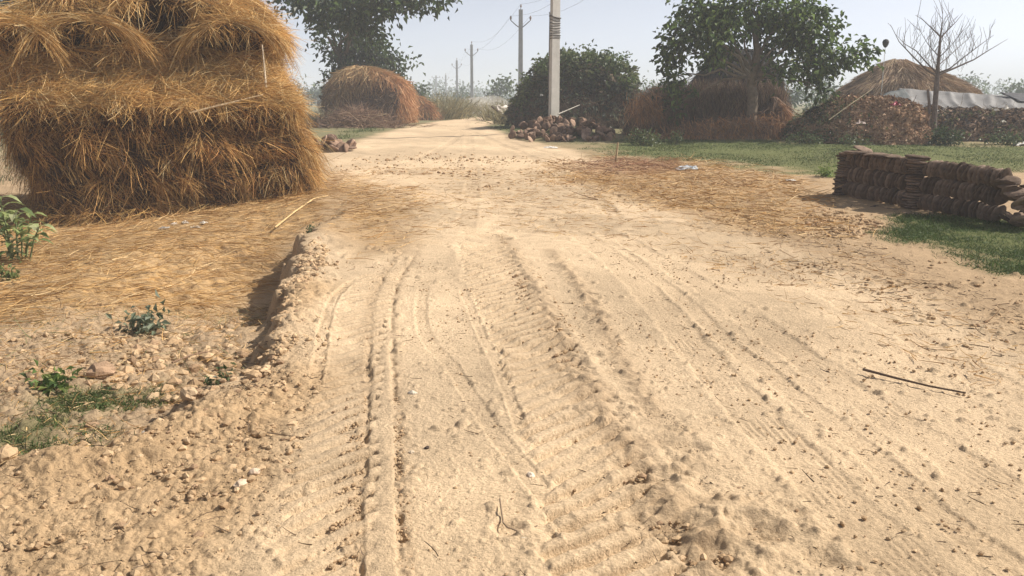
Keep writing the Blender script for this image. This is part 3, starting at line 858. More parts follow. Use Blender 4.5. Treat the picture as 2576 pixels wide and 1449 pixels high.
# ---- the broad tree over the dark stack on the right
D = 24.0; u = mpx(D)
b = at(1898, 352); b = Vector((P(1898, 352, D).x, D, gz(P(1898, 352, D).x, D)))
blobs = []
for (px, py, dd, rx, ry, n) in [(1755, 60, 0.3, 72, 40, 700), (1700, 120, -.2, 34, 46, 360), (1690, 195, -.4, 22, 38, 190), (1850, 50, .5, 84, 34, 700), (1965, 28, .2, 80, 34, 700), (2035, 70, -.3, 60, 50, 760),
                               (2060, 150, -.4, 48, 46, 520), (1960, 110, .6, 66, 34, 460), (2140, 140, -.5, 54, 20, 260), (1990, 195, -.6, 70, 30, 170), (2065, 225, -.6, 28, 22, 60), (1820, 130, .9, 50, 34, 200),
                               (1765, 8, .4, 44, 22, 220), (1900, -6, .3, 60, 20, 260), (1715, 255, -.3, 20, 26, 60), (1800, 90, -.5, 60, 40, 380)]:
    p = P(px, py, D + dd)
    blobs.append((p, (rx * u, 0.9 * max(rx, ry) * u, ry * u), n))
fork = P(1896, 178, D)
tree('broadleaf_tree', b, blobs, 0.19, GREENS + [(0.16, 0.22, 0.06)], [4, 4, 4, 2.4, 0.8], 0.17, 'broad dark green leafy tree with slim trunk in front of the brown stalk fence', group=None,
     bark=(0.2, 0.16, 0.12), fork=fork, extra_limbs=[(P(1893, 190, D), P(1800, 95, D - .3), .055, .03, (0.42, 0.36, 0.27)), (P(1893, 205, D), P(1830, 165, D - .2), .04, .02, (0.3, 0.25, 0.19)), (P(1900, 180, D), P(1905, 60, D), .13, .06, (0.14, 0.11, 0.08))])

# ---- the tall tree behind the straw mound on the left, its boughs reaching over the road
D = 40.0; u = mpx(D)
x0 = P(858, 300, D).x; b = Vector((x0, D, gz(x0, D)))
blobs = []
for (px, py, dd, rx, ry, n) in [(915, 112, -1, 50, 30, 600), (880, 140, 0, 48, 38, 640), (845, 205, .5, 22, 36, 230), (995, 158, -.5, 42, 13, 220), (950, 150, .4, 44, 26, 420), (870, 46, -8, 56, 24, 520), (900, 14, -8, 78, 22, 760),
                               (785, 6, -8, 62, 20, 560), (990, 0, -8, 66, 15, 460), (1075, -4, -8, 54, 12, 300), (860, -60, -1, 190, 50, 1300), (815, 118, .3, 26, 14, 60), (836, 258, .3, 16, 24, 110), (1000, 195, .4, 24, 14, 90), (925, 72, -7, 36, 18, 260), (800, 70, -6, 30, 16, 120)]:
    blobs.append((P(px, py, D + dd), (rx * u, 0.9 * max(rx, ry) * u, ry * u), n))
tree('tall_tree', b, blobs, 0.25, DARKG + GREENS[:2], [4, 4, 3, 3, 1.5], 0.30, 'tall dark tree whose boughs hang over the domed straw mound', fork=P(856, 140, D))

# ---- the tree behind the big stack whose tips show in the top corner
D = 22.0; u = mpx(D)
x0 = P(-230, 300, D).x; b = Vector((x0, D, gz(x0, D)))
blobs = [(P(px, py, D), (rx * u, rx * u, ry * u), n) for (px, py, rx, ry, n) in [(-40, -10, 75, 26, 420), (30, -6, 36, 14, 130), (60, 2, 26, 9, 46), (-200, -60, 160, 90, 900), (-330, -20, 120, 70, 500)]]
tree('hidden_tree', b, blobs, 0.13, DARKG, [1, 1, 1], 0.2, 'dark leafy branch tips of a tree standing behind the big straw stack', fork=P(-225, 90, D))

# ---- far trees fading in the haze
far = [  # px of foot, depth, list of (px, py, rx, ry), leaf, label, name
    (1055, 60, [(1040, 222, 22, 14), (1062, 236, 24, 14), (1030, 240, 18, 16)], .3, 'dark bushy tree just behind the shoulder of the domed straw mound'),
    (1252, 82, [(1250, 232, 24, 24), (1238, 250, 24, 20), (1268, 222, 14, 20), (1276, 208, 10, 8), (1262, 252, 28, 18)], .4, 'grey green ragged tree beyond the end of the dirt road'),
    (1160, 120, [(1160, 240, 18, 16), (1172, 252, 18, 14)], .5, 'small faint tree beside the far thin poles'),
    (1552, 36, [(1552, 150, 24, 14), (1545, 165, 24, 14)], .16, 'small bright green tree tip peeping over the vine covered mound'),
    (1655, 75, [(1650, 228, 36, 16), (1630, 236, 30, 14), (1690, 236, 40, 16)], .45, 'low blue green tree between the vine covered mound and the dark dome'),
    (1990, 62, [(1985, 225, 36, 34), (1960, 250, 46, 30), (2040, 235, 46, 40), (2010, 262, 60, 26)], .34, 'pale blue green bushy tree seen under the broadleaf crown'),
    (2082, 66, [(2085, 232, 34, 34), (2070, 258, 46, 26), (2120, 250, 40, 26)], .34, 'pale hazy bushy tree left of the thatched hut'),
    (2445, 110, [(2440, 212, 24, 12), (2456, 220, 26, 12), (2425, 222, 20, 10)], .5, 'faint grey tree on the skyline above the tarpaulin roof'),
    (2545, 80, [(2540, 222, 22, 12), (2566, 224, 30, 14), (2600, 220, 40, 16)], .4, 'hazy tree above the dark end of the tarpaulin roof'),
    (700, 130, [(690, 232, 70, 26), (760, 240, 40, 18)], .7, 'pale hazy tree in the gap right of the big straw stack'),
    (800, 110, [(800, 238, 26, 16), (780, 250, 28, 14)], .6, 'grey hazy tree left of the domed straw mound'),
    (1020, 150, [(1120, 246, 30, 12), (1080, 250, 30, 12), (1020, 246, 40, 12)], .7, 'long faint tree behind the dry roadside bushes'),
    (1320, 170, [(1330, 246, 46, 12), (1290, 250, 30, 10), (1230, 254, 30, 8)], .8, 'palest low tree along the far horizon'),
]
for (px, D, bl, L, lab) in far:
    u = mpx(D); x0 = P(px, 260, D).x; b = Vector((x0, D, gz(x0, D)))
    blobs = [(P(a, c, D + 0.01 * i), (rx * u, rx * u, ry * u), int(14 * rx * ry * u * u / (L * L) * 0.55) + 60) for i, (a, c, rx, ry) in enumerate(bl)]
    tree('distant_tree', b, blobs, L, GREENS[:3] + [(0.08, 0.11, 0.05)], [2, 2, 2, 2], 0.10 + D * 0.001, lab, 'tree', 'trees fading in the distant haze', fork=b.lerp(Vector(blobs[0][0]), 0.6), twigs=1)
# a wood far off, one mass on the horizon
wb = MB()
for i in range(260):
    t = i / 260
    ang = R(-50 + 100 * t + random.uniform(-.2, .2)); D = random.uniform(240, 330)
    c = np.array([D * math.sin(ang), D * math.cos(ang), 0.55 + random.uniform(1.5, 3.0)])
    crown_blob(wb, c, (4.5, 4.5, random.uniform(2.2, 4.2)), 110, 1.1, GREENS[:3], [1, 1, 1], 0.1, 8)
tag(wb.build('distant_wood', M_LEAF), kind='stuff')

# ---- dry bushes along the road
def dry_bush(c, rx, h, n, label, cols=((0.30, 0.26, 0.14), (0.22, 0.19, 0.10), (0.36, 0.31, 0.17), (0.15, 0.15, 0.07)), group=None, W=0.03, name='dry_bush'):
    c = Vector(c); o = empty(name, c, label, 'bush', group)
    k = n
    p = np.stack([rng.normal(size=k) * rx * 0.42, rng.normal(size=k) * rx * 0.42, np.zeros(k)], 1)
    d = np.stack([p[:, 0] * 0.7 / max(rx, .1) + 0.3 * rng.normal(size=k), 0.3 * rng.normal(size=k), 0.5 + rng.random(k)], 1)
    m_ = MB(); strands(m_, p, d, h * (0.45 + 0.65 * rng.random(k)), W, mixcol(cols, [1] * len(cols), k), 0.25, 0.3)
    m_.build('stems', M_STRAW, o)
    m2 = MB(); crown_blob(m2, (0, 0, h * 0.45), (rx * .8, rx * .7, h * .42), max(40, n // 2), max(0.05, W * 2.2), cols, [1] * len(cols), 0.1, 8)
    m2.build('foliage', M_LEAF, o)
    return o
GB = 'dry pale bushes along the far roadside'
for (px, py, D, rx, h, n, lab) in [(1105, 290, 44, 1.4, 1.5, 500, 'pale dry bush at the foot of the low straw heap'), (1140, 288, 52, 1.7, 1.6, 500, 'tallest pale dry bush left of the far road bend'), (1175, 284, 60, 1.8, 1.3, 420, 'pale dry bush below the third pole'),
                                   (1205, 282, 70, 2.0, 1.3, 380, 'faint dry bush where the road meets the dust'), (1120, 270, 64, 2.4, 2.2, 420, 'taller faint bush behind the pale roadside bushes'), (1262, 285, 42, 1.1, 1.25, 420, 'yellowish bush around the pale sheet'),
                                   (1285, 300, 36, .9, .9, 420, 'low brown bush left of the vine covered mound')]:
    x0 = P(px, py, D).x
    dry_bush((x0, D, gz(x0, D)), rx, h, n, lab, group=GB, W=0.012 + D * 0.0006)

#PART4
# ------------------------------------------------------------------ poles
def pcc_pole(name, px, D, top, wid, dep, label, group, arms='V', yaw=0.0):
    x0 = P(px, 300, D).x
    base = Vector((x0, D, gz(x0, D)))
    zt = P(px, top, D).z
    root = empty(name, base, label, 'utility pole', group)
    H = zt - base.z
    m_ = MB()
    k = 10; V, Qd = [], []
    for i in range(k + 1):
        t = i / k; w, d_ = wid * (1 - 0.22 * t) / 2, dep * (1 - 0.18 * t) / 2; c = min(w, d_) * 0.16
        ring = [(-w + c, -d_), (w - c, -d_), (w, -d_ + c), (w, d_ - c), (w - c, d_), (-w + c, d_), (-w, d_ - c), (-w, -d_ + c)]
        for (a, b_) in ring:
            V.append((a * math.cos(yaw) - b_ * math.sin(yaw) + 0.02 * t * H * 0.1, a * math.sin(yaw) + b_ * math.cos(yaw), -0.4 + (H + 0.4) * t))
    for i in range(k):
        for j in range(8): Qd.append((i * 8 + j, i * 8 + (j + 1) % 8, (i + 1) * 8 + (j + 1) % 8, (i + 1) * 8 + j))
    c0 = len(V); V.append((0.002 * H, 0, H))
    m_.add(V, Qd, [(k * 8 + j, k * 8 + (j + 1) % 8, c0) for j in range(8)], (0.47, 0.445, 0.41) if arms is None else (0.30, 0.30, 0.31))
    m_.build('pole_shaft', M_CONC, root)
    if arms == 'V':
        cz, w, hgt = H - 1.45, 0.78, 0.62
        for s in (-1, 1):
            a = MB(); tube(a, [(0.01, -dep * .5, cz), (s * w * .5, -dep * .5, cz + hgt * .45), (s * w, -dep * .5, cz + hgt)], [.045, .04, .035], 6, (0.2, 0.2, 0.21)); ao = a.build('crossarm', M_METAL, root)
            i_ = MB(); tube(i_, [(s * w, -dep * .5, cz + hgt - .02), (s * w, -dep * .5, cz + hgt + .12), (s * w, -dep * .5, cz + hgt + .2), (s * w, -dep * .5, cz + hgt + .34)], [.02, .075, .09, .04], 7, (0.2, 0.12, 0.09)); i_.build('insulator', M_METAL, ao)
        i_ = MB(); tube(i_, [(0.01, 0, H), (0.02, 0, H + .16), (0.02, 0, H + .22), (0.03, 0, H + .38)], [.025, .03, .085, .04], 7, (0.2, 0.13, 0.1)); i_.build('insulator', M_METAL, root)
    elif arms == 'T':
        a = MB(); box(a, (0, -dep * .55, H - .5), (2.2, .09, .10), 0, (0.2, 0.2, 0.21)); ao = a.build('crossarm', M_METAL, root)
        for s in (-1, 0, 1):
            i_ = MB(); tube(i_, [(s * 1.0, -dep * .55, H - .45), (s * 1.0, -dep * .55, H - .3), (s * 1.0, -dep * .55, H - .12)], [.03, .09, .05], 6, (0.2, 0.13, 0.1)); i_.build('insulator', M_METAL, ao)
    return root, base, H, zt

pole, pb, PH, PT = pcc_pole('concrete_pole', 1393, 25.5, -210, 0.37, 0.13, 'thick pale concrete pole rising from the dung cake heap, bands of wire around it', 'electric poles along the road', None, R(40))
# wire wound round the pole, and the clamp above it
for (py, r) in [(43, 1.12), (50, 1.05), (57, 1.09), (64, 1.05), (70, 1.1), (76, 1.05), (84, 1.08), (91, 1.12), (97, 1.06)]:
    h = P(1393, py, 25.5).z - pb.z; t = h / PH
    w, d_ = 0.37 * (1 - .22 * t) / 2 * r + .006, .13 * (1 - .18 * t) / 2 * r + .006
    pts = []
    for k in range(9):
        a = 2 * math.pi * k / 8 + math.pi / 4
        s_ = 1.25
        X, Y = max(-w, min(w, s_ * w * math.cos(a))), max(-d_, min(d_, s_ * d_ * math.sin(a)))
        pts.append((X * math.cos(R(40)) - Y * math.sin(R(40)) + .002 * h, X * math.sin(R(40)) + Y * math.cos(R(40)), h + .03 * math.sin(a + py)))
    m_ = MB(); tube(m_, pts, [.014 if py != 43 else .028] * 9, 5, (0.10, 0.09, 0.085)); m_.build('wire_band', M_METAL, pole)
m_ = MB(); h = P(1393, 45, 25.5).z - pb.z
tube(m_, [(-.17, -.06, h - 2.1), (-.165, -.06, h - 1), (-.155, -.06, h + .1), (-.17, -.07, h + .16)], [.016] * 4, 5, (0.12, 0.11, 0.11)); m_.build('cable', M_METAL, pole)

G = 'electric poles along the road'
pcc_pole('electric_pole', 1309, 67, 24, .42, .30, 'nearer of the thin electric poles with V crossarm, behind the vine covered mound', G)
pcc_pole('electric_pole', 1188, 104, 112, .42, .30, 'second thin electric pole with V crossarm, in line with the road end', G)
pcc_pole('electric_pole', 1151, 142, 152, .42, .30, 'third and fainter electric pole with V crossarm, left of the road end', G)
pcc_pole('electric_pole', 1123, 205, 188, .46, .30, 'faint electric pole between the T topped pole and the third V topped one', G)
pcc_pole('electric_pole', 1099, 215, 190, .46, .30, 'faint electric pole with a straight T crossarm, above the low straw heap', G, 'T')

# three thin wires strung from pole to pole
wp = [(1309, 67, 24), (1188, 104, 112), (1151, 142, 152), (1123, 205, 188), (1099, 215, 190)]
for k_, (dx, dz) in enumerate([(-.78, -.5), (0.0, .38), (.78, -.5)]):
    m_ = MB(); pts_ = []
    tops = [P(a_, c_, d_) + Vector((dx, -.1, dz)) for a_, d_, c_ in wp[:4]]
    tops = [tops[0] + (tops[0] - tops[1]) * .9 + Vector((0, 0, .2))] + tops
    for i in range(len(tops) - 1):
        for j in range(8):
            t = j / 8; q = tops[i].lerp(tops[i + 1], t); q.z -= 1.1 * math.sin(math.pi * t); pts_.append(q)
    pts_.append(tops[-1])
    o0 = Vector(pts_[0]); tube(m_, [q - o0 for q in pts_], [.007] * len(pts_), 4, (0.12, 0.12, 0.13), False)
    o = m_.build('power_line', M_METAL); o.location = o0
    tag(o, 'thin sagging wire strung along the thin electric poles', 'wire', 'wires along the electric poles')

# short peg at the edge of the straw, standing in the grass verge
pk = at(1549, 406)
o = stick('wooden_peg', [pk + Vector((0, 0, -.06)), pk + Vector((.01, 0, .12)), pk + Vector((.035, 0, .40))], 0.034, (0.42, 0.33, 0.20), 'short weathered wooden peg standing at the edge of the green verge', 'peg')

# ------------------------------------------------------------------ domed straw mound beyond the big stack
def mound(name, px0, px1, D, prof_px, label, cat, depth=None):
    """profile rows: (py, left px, right px, front inset, back inset), turned to metres at that distance"""
    u = mpx(D); xc = P((px0 + px1) / 2, 280, D).x
    o = Vector((xc, D, gz(xc, D)))
    dep = depth or (px1 - px0) * u * 0.9
    rows = []
    for (py, l, r, fi, bi) in prof_px:
        dm = D + (fi + dep - bi) / 2                       # where the outline stands
        if py > 300: dm = D + fi + 0.25 * (dep - bi - fi)
        w = max(-0.15, P(0, py, dm).z - o.z)
        rows.append((w, P(l, 280, dm).x - o.x, P(r, 280, dm).x - o.x, fi, dep - bi))
    rows.sort()
    return empty(name, o, label, cat), o, rows

def cap_top(mb, pts, col):
    n = pts.shape[1]
    mb.add([pts[-1].mean(0) + np.array([0, 0, .02])] + list(pts[-1]), None, [(0, 1 + j, 1 + (j + 1) % n) for j in range(n)], col)

def body(mb, pts, col):
    mb.add(pts.reshape(-1, 3), grid_faces(pts.shape[0] - 1, pts.shape[1]), None, np.tile(np.array(col, float), (pts.shape[0] * pts.shape[1], 1)))
    cap_top(mb, pts, col)

TAN = [(0.42, 0.27, 0.13), (0.50, 0.34, 0.18), (0.34, 0.20, 0.09), (0.40, 0.30, 0.16)]
ORANGE = [(0.50, 0.255, 0.115), (0.57, 0.33, 0.17), (0.40, 0.19, 0.085)]
STALK = [(0.16, 0.105, 0.075), (0.24, 0.165, 0.12), (0.09, 0.055, 0.042), (0.30, 0.205, 0.135)]

root, o, prof = mound('straw_mound', 828, 1030, 36, [(325, 834, 1034, 0, 0), (300, 828, 1032, 0, 0), (255, 828, 1031, .05, 0), (225, 838, 1026, .15, .1), (205, 850, 1012, .4, .3), (188, 868, 980, .8, .6), (174, 885, 935, 1.2, 1.0), (168, 898, 915, 1.5, 1.3)],
                      'domed straw mound with a brown brush side, standing under the tall dark tree', 'straw mound')
pts = stack_body(prof, 110, 50, 3.2, 0.10, 1.2, [(-0.2, 1.15, 1.0, .7, .25)], 21.0); nn = grid_normals(pts)
m_ = MB(); body(m_, pts, (0.13, 0.08, 0.05))
def brush_col(p, m, n): return mixcol(STALK + [(0.26, 0.20, 0.11)], [3, 3, 3, 2, 1], n)
p, m = sample(pts, nn, 9000); k = (p[:, 2] < 1.75) & (p[:, 0] < 1.35) & (m[:, 0] < .6); p, m = p[k], m[k]
strands(m_, p, m * 0.5 + rng.normal(size=p.shape) * 0.8, 0.2 + 0.3 * rng.random(len(p)), 0.022, brush_col(p, m, len(p)), 0.1, 0.5)
m_.build('brush_side', M_STRAW, root)
m_ = MB(); p, m = sample(pts, nn, 16000); k = (p[:, 2] > 1.50 + 0.28 * np.sin(p[:, 0] * 1.6 + .6)) | ((p[:, 0] < -1.35) & (p[:, 2] > 1.1)); p, m = p[k], m[k]
dn, sd = tangents(m)
right = ss(-0.5, 1.0, p[:, 0])[:, None]
c = lerp(mixcol(TAN, [3, 2, 3, 2], len(p)), mixcol(ORANGE + TAN[:1], [2, 2, 2, 2], len(p)), right)
strands(m_, p + m * .08 * rng.random((len(p), 1)), dn + sd * 0.5 * rng.normal(size=(len(p), 1)) + m * 0.22, 0.3 + 0.4 * rng.random(len(p)), 0.024, c, 0.25, 0.25)
m_.build('straw_cap', M_STRAW, root)
m_ = MB(); p, m = sample(pts, nn, 14000); k = (p[:, 0] > 1.15) & (p[:, 2] < 1.7); p, m = p[k], m[k]
dn, sd = tangents(m)
strands(m_, p + m * .10 * rng.random((len(p), 1)), dn + sd * 0.3 * rng.normal(size=(len(p), 1)) + m * 0.2, 0.35 + 0.4 * rng.random(len(p)), 0.024, mixcol(ORANGE + TAN[:2], [3, 3, 2, 1, 1], len(p)), 0.2, 0.2)
m_.build('straw_corner', M_STRAW, root)

root, o, prof = mound('low_straw_heap', 1010, 1098, 42, [(305, 1008, 1104, 0, 0), (285, 1008, 1096, .1, 0), (262, 1012, 1080, .3, .2), (245, 1016, 1058, .6, .4), (236, 1022, 1040, .9, .8)],
                      'low orange straw heap sloping down beside the dry bushes, behind the domed mound', 'straw heap')
pts = stack_body(prof, 70, 26, 2.6, 0.10, 1.4, (), 31.0); nn = grid_normals(pts)
m_ = MB(); body(m_, pts, (0.24, 0.13, 0.06))
p, m = sample(pts, nn, 7000); dn, sd = tangents(m)
strands(m_, p, dn + sd * 0.5 * rng.normal(size=(len(p), 1)) + m * 0.25, 0.3 + 0.4 * rng.random(len(p)), 0.026, mixcol(ORANGE + STALK[1:2] + [(0.2, 0.19, 0.09)], [3, 2, 3, 2, 2], len(p)), 0.2, 0.3)
m_.build('straw_body', M_STRAW, root)

# brushwood lying before the mound
c0 = at(880, 322)
root = empty('brushwood_pile', c0, 'reddish brown brushwood pile lying in front of the domed straw mound', 'brushwood')
k = 3400
p = np.stack([rng.normal(size=k) * 0.85, rng.normal(size=k) * 0.9 + 1.2, np.zeros(k)], 1)
p[:, 2] = 0.62 * np.exp(-(p[:, 0] / 1.0) ** 2) * rng.random(k)
d = np.stack([rng.normal(size=k), 0.5 * rng.normal(size=k), 0.35 * rng.normal(size=k) + .1], 1)
m_ = MB(); strands(m_, p, d, 0.3 + 0.6 * rng.random(k), 0.02, mixcol([(0.26, 0.16, 0.11), (0.35, 0.23, 0.15), (0.16, 0.10, 0.07), (0.45, 0.32, 0.22)], [3, 3, 3, 1], k), 0.1, 0.2)
m_.build('twigs', M_STRAW, root)
for (dx, dy, dz, ax, az, L_) in [(-.5, .3, .1, .5, .3, 1.1), (.3, .1, .15, -.6, .35, 1.3), (.7, .6, .1, .9, .2, 1.0), (-.1, .5, .4, .2, .1, 1.4)]:
    m_ = MB(); a = Vector((dx, dy, dz)); tube(m_, [a, a + Vector((math.cos(ax), .1, az)) * L_ * .5, a + Vector((math.cos(ax), .2, az * .8)) * L_], [.022, .018, .01], 5, (0.40, 0.30, 0.2)); m_.build('branch', M_BARK, root)

# field things in the gap between the stack and the mound
x0 = P(800, 300, 33).x
dry_bush((x0, 33, gz(x0, 33)), 1.0, .8, 700, 'grey green low bush in the gap right of the big straw stack', ((0.16, 0.16, 0.09), (0.22, 0.20, 0.12), (0.10, 0.11, 0.06)), None, .02, 'low_bush')

# ------------------------------------------------------------------ vine covered mound behind the concrete pole
root, o, prof = mound('vine_mound', 1298, 1604, 29.5, [(345, 1300, 1606, 0, 0), (300, 1298, 1604, .1, 0), (262, 1306, 1600, .3, .1), (225, 1325, 1586, .6, .3), (190, 1350, 1566, 1.0, .7), (160, 1385, 1538, 1.5, 1.2), (142, 1420, 1505, 2.0, 1.8)],
                      'rounded mound overgrown with dark green vine leaves behind the concrete pole', 'vine mound', 4.2)
pts = stack_body(prof, 110, 44, 2.2, 0.46, 0.75, (), 43.0); nn = grid_normals(pts)
m_ = MB(); body(m_, pts * np.array([.96, .97, .97]) + np.array([0, .08, 0]), (0.12, 0.092, 0.065)); m_.build('brush_core', M_BRUSH, root)
m_ = MB(); k = 10500; p, m = sample(pts, nn, k)
hz = p[:, 2] / pts[..., 2].max()
keep = (hz > 0.2 + 0.12 * rng.normal(size=k)) & (np.array([n3(q, 2.3) for q in p]) > -.16 + .1 * rng.normal(size=k)); p, m, hz = p[keep], m[keep], hz[keep]; k = len(p)
t = ss(-.35, .35, np.array([n3(q, 1.3) for q in p]))[:, None]
c = lerp(mixcol([(0.07, 0.088, 0.052), (0.105, 0.122, 0.075), (0.045, 0.054, 0.038), (0.16, 0.15, 0.11)], [3, 3, 3, 1.4], k), mixcol([(0.13, 0.155, 0.065), (0.18, 0.205, 0.08), (0.25, 0.25, 0.165)], [3, 2, 1.6], k), t * (0.25 + 0.75 * ss(.45, .85, hz)[:, None]))  # leaves lightened toward the top: sunlight put into the colour
dn, sd = tangents(m)
bumpy = 0.16 * np.array([max(0, n3(q, 3.2)) for q in p])[:, None]
leaves(m_, p + m * (bumpy * 1.9 + 0.14 * rng.random((k, 1))), dn * 0.6 + sd * 0.9 * rng.normal(size=(k, 1)) + m * 0.7, 0.20 * (0.5 + .9 * rng.random(k)), 0.15, c, 0.2)
for (px, py, rx, ry, n_) in [(1330, 215, 22, 14, 130), (1375, 165, 24, 16, 160), (1430, 145, 22, 12, 130), (1490, 138, 22, 12, 140), (1540, 160, 24, 14, 150), (1575, 200, 18, 14, 110), (1312, 262, 16, 14, 90), (1460, 190, 40, 24, 260), (1400, 230, 36, 22, 220)]:
    q = P(px, py, 30.4) - root.location
    crown_blob(m_, q, (rx * mpx(30), .3, ry * mpx(30)), n_, .16, [(0.06, 0.09, 0.035), (0.10, 0.14, 0.045), (0.15, 0.18, 0.08)], [2, 2, 1], .3, 10)
for _ in range(46):
    i_ = rng.integers(18, 44); j_ = rng.integers(0, 110); a_ = Vector(pts[i_, j_]); n_ = Vector(nn[i_, j_])
    d_ = (n_ * random.uniform(.4, 1) + Vector((random.uniform(-.6, .6), random.uniform(-.4, .4), random.uniform(-.1, .9)))).normalized() * random.uniform(.25, .7)
    tube(m_, [a_, a_ + d_ * .5 + Vector((0, 0, .04)), a_ + d_], [.012, .008, .004], 4, (0.16, 0.13, 0.09), False)
    q_ = np.array([tuple(a_.lerp(a_ + d_, t_)) for t_ in rng.uniform(.3, 1, 9)])
    leaves(m_, q_, rng.normal(size=(9, 3)) + np.array([0, 0, -.4]), .14, .09, mixcol([(0.08, 0.115, 0.04), (0.13, 0.16, 0.06), (0.06, 0.08, 0.04)], [1, 1, 1], 9))
m_.build('vine_leaves', M_LEAF, root)
m_ = MB(); p, m = sample(pts, nn, 9000); kk = (p[:, 2] < 1.25) & (rng.random(len(p)) < np.clip(1.5 - p[:, 2], 0.1, 1)); p, m = p[kk], m[kk]
strands(m_, p + m * .05, np.array([0, -.2, .8]) + rng.normal(size=p.shape) * 0.5, 0.2 + 0.4 * rng.random(len(p)), 0.016, mixcol(STALK + [(0.28, 0.22, 0.15)], [3, 3, 2, 2, 1], len(p)), 0.2, 0.4)
m_.build('dry_stems', M_STRAW, root)
ppx = [(P(1404, 287, 25.2)), (P(1430, 276, 25.8)), (P(1458, 264, 26.6))]
stick('pale_branch', ppx, 0.02, (0.40, 0.37, 0.33), 'pale bare branch slanting up to the right of the concrete pole', 'branch')

# ------------------------------------------------------------------ stalk fence, dark dome, straw skirt under the broadleaf tree
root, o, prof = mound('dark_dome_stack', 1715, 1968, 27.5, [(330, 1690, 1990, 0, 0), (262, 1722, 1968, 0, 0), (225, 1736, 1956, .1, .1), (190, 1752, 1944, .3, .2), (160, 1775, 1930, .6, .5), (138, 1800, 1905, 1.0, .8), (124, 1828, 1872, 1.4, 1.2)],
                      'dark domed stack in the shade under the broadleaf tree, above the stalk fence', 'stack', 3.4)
pts = stack_body(prof, 100, 40, 2.8, 0.07, 1.2, (), 51.0); nn = grid_normals(pts)
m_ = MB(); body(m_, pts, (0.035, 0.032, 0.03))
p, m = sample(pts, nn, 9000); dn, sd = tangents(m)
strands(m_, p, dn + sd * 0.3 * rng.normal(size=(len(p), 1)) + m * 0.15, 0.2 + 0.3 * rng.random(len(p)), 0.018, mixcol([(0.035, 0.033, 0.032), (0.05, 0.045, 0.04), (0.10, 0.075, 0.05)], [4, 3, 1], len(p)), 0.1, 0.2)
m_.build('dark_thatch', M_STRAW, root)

root, o, prof = mound('stalk_fence', 1590, 1985, 24.6, [(362, 1580, 2010, -.1, 0), (335, 1588, 1995, 0, 0), (300, 1594, 1975, .05, 0), (265, 1604, 1958, .1, .1), (246, 1640, 1948, .2, .2), (234, 1690, 1936, .35, .4)],
                      'long bank of brown upright stalks between the vine mound and the tree trunk', 'stalk fence', 1.6)
pts = stack_body(prof, 150, 30, 3.0, 0.14, 1.3, (), 61.0); nn = grid_normals(pts)
m_ = MB(); body(m_, pts, (0.075, 0.05, 0.038))
p, m = sample(pts, nn, 17000); dn, sd = tangents(m)
t = np.array([n3(q, 0.9) for q in p])[:, None]
strands(m_, p + m * .08 * rng.random((len(p), 1)), -dn * np.sign(rng.random((len(p), 1)) - .25) + sd * (0.25 * rng.normal(size=(len(p), 1)) + .5 * t) + m * 0.2, 0.25 + 0.45 * rng.random(len(p)), 0.014,
        mixcol(STALK + [(0.19, 0.17, 0.09)], [4, 3, 3, 1.4, 1.2], len(p)) * (1 + .5 * t), 0.05, 0.2)
m_.build('stalks', M_STRAW, root)
def skirt(root, name, boxes, n, cols):
    m_ = MB()
    for (px, py, D, rx, rz, k, lean) in boxes:
        c = P(px, py, D) - root.location
        u = mpx(D); kk = int(n * k)
        p = np.stack([c.x + rng.normal(size=kk) * rx * u * .5, c.y - .05 + rng.normal(size=kk) * 0.16, c.z + np.abs(rng.normal(size=kk)) * rz * u * .6], 1)
        d = np.stack([lean + 0.5 * rng.normal(size=kk), -.35 + .3 * rng.normal(size=kk), -0.8 + .5 * rng.normal(size=kk)], 1)
        strands(m_, p, d, 0.18 + .3 * rng.random(kk), 0.016, mixcol(cols, [1] * len(cols), kk), 0.2, 0.3)
    return m_.build(name, M_STRAW, root)
skirt(root, 'straw_skirt', [(1790, 330, 24.1, 110, 22, 1.0, .2), (1900, 325, 23.9, 70, 26, 1.0, .2), (1700, 345, 24.0, 110, 8, .5, 0), (1620, 285, 24.2, 40, 36, .5, .1), (1850, 345, 23.7, 160, 8, .8, 0)], 1500, ORANGE + [(0.40, 0.24, 0.15), (0.28, 0.17, 0.11), (0.33, 0.23, 0.16), (0.2, 0.13, 0.09)])
root, o, prof = mound('leaning_straw_bank', 1925, 2005, 24.0, [(362, 1900, 2020, -.1, 0), (335, 1915, 2006, 0, 0), (300, 1925, 1985, .1, .1), (265, 1930, 1962, .3, .3), (245, 1936, 1950, .5, .5)],
                      'steep orange straw bank right of the tree trunk, sloping to the rubbish mound', 'straw bank', 1.4)
pts = stack_body(prof, 60, 26, 2.4, 0.08, 1.4, (), 71.0); nn = grid_normals(pts)
m_ = MB(); body(m_, pts, (0.15, 0.08, 0.045))
p, m = sample(pts, nn, 5200); dn, sd = tangents(m)
rt = ss(-0.15, 0.35, p[:, 0])[:, None]
strands(m_, p, dn + sd * 0.3 * rng.normal(size=(len(p), 1)) + m * 0.2, 0.25 + 0.4 * rng.random(len(p)), 0.016, lerp(mixcol(STALK, [1, 1, 1, 1], len(p)), mixcol(ORANGE, [1, 1, 1], len(p)), rt), 0.1, 0.2)
m_.build('straw_body', M_STRAW, root)

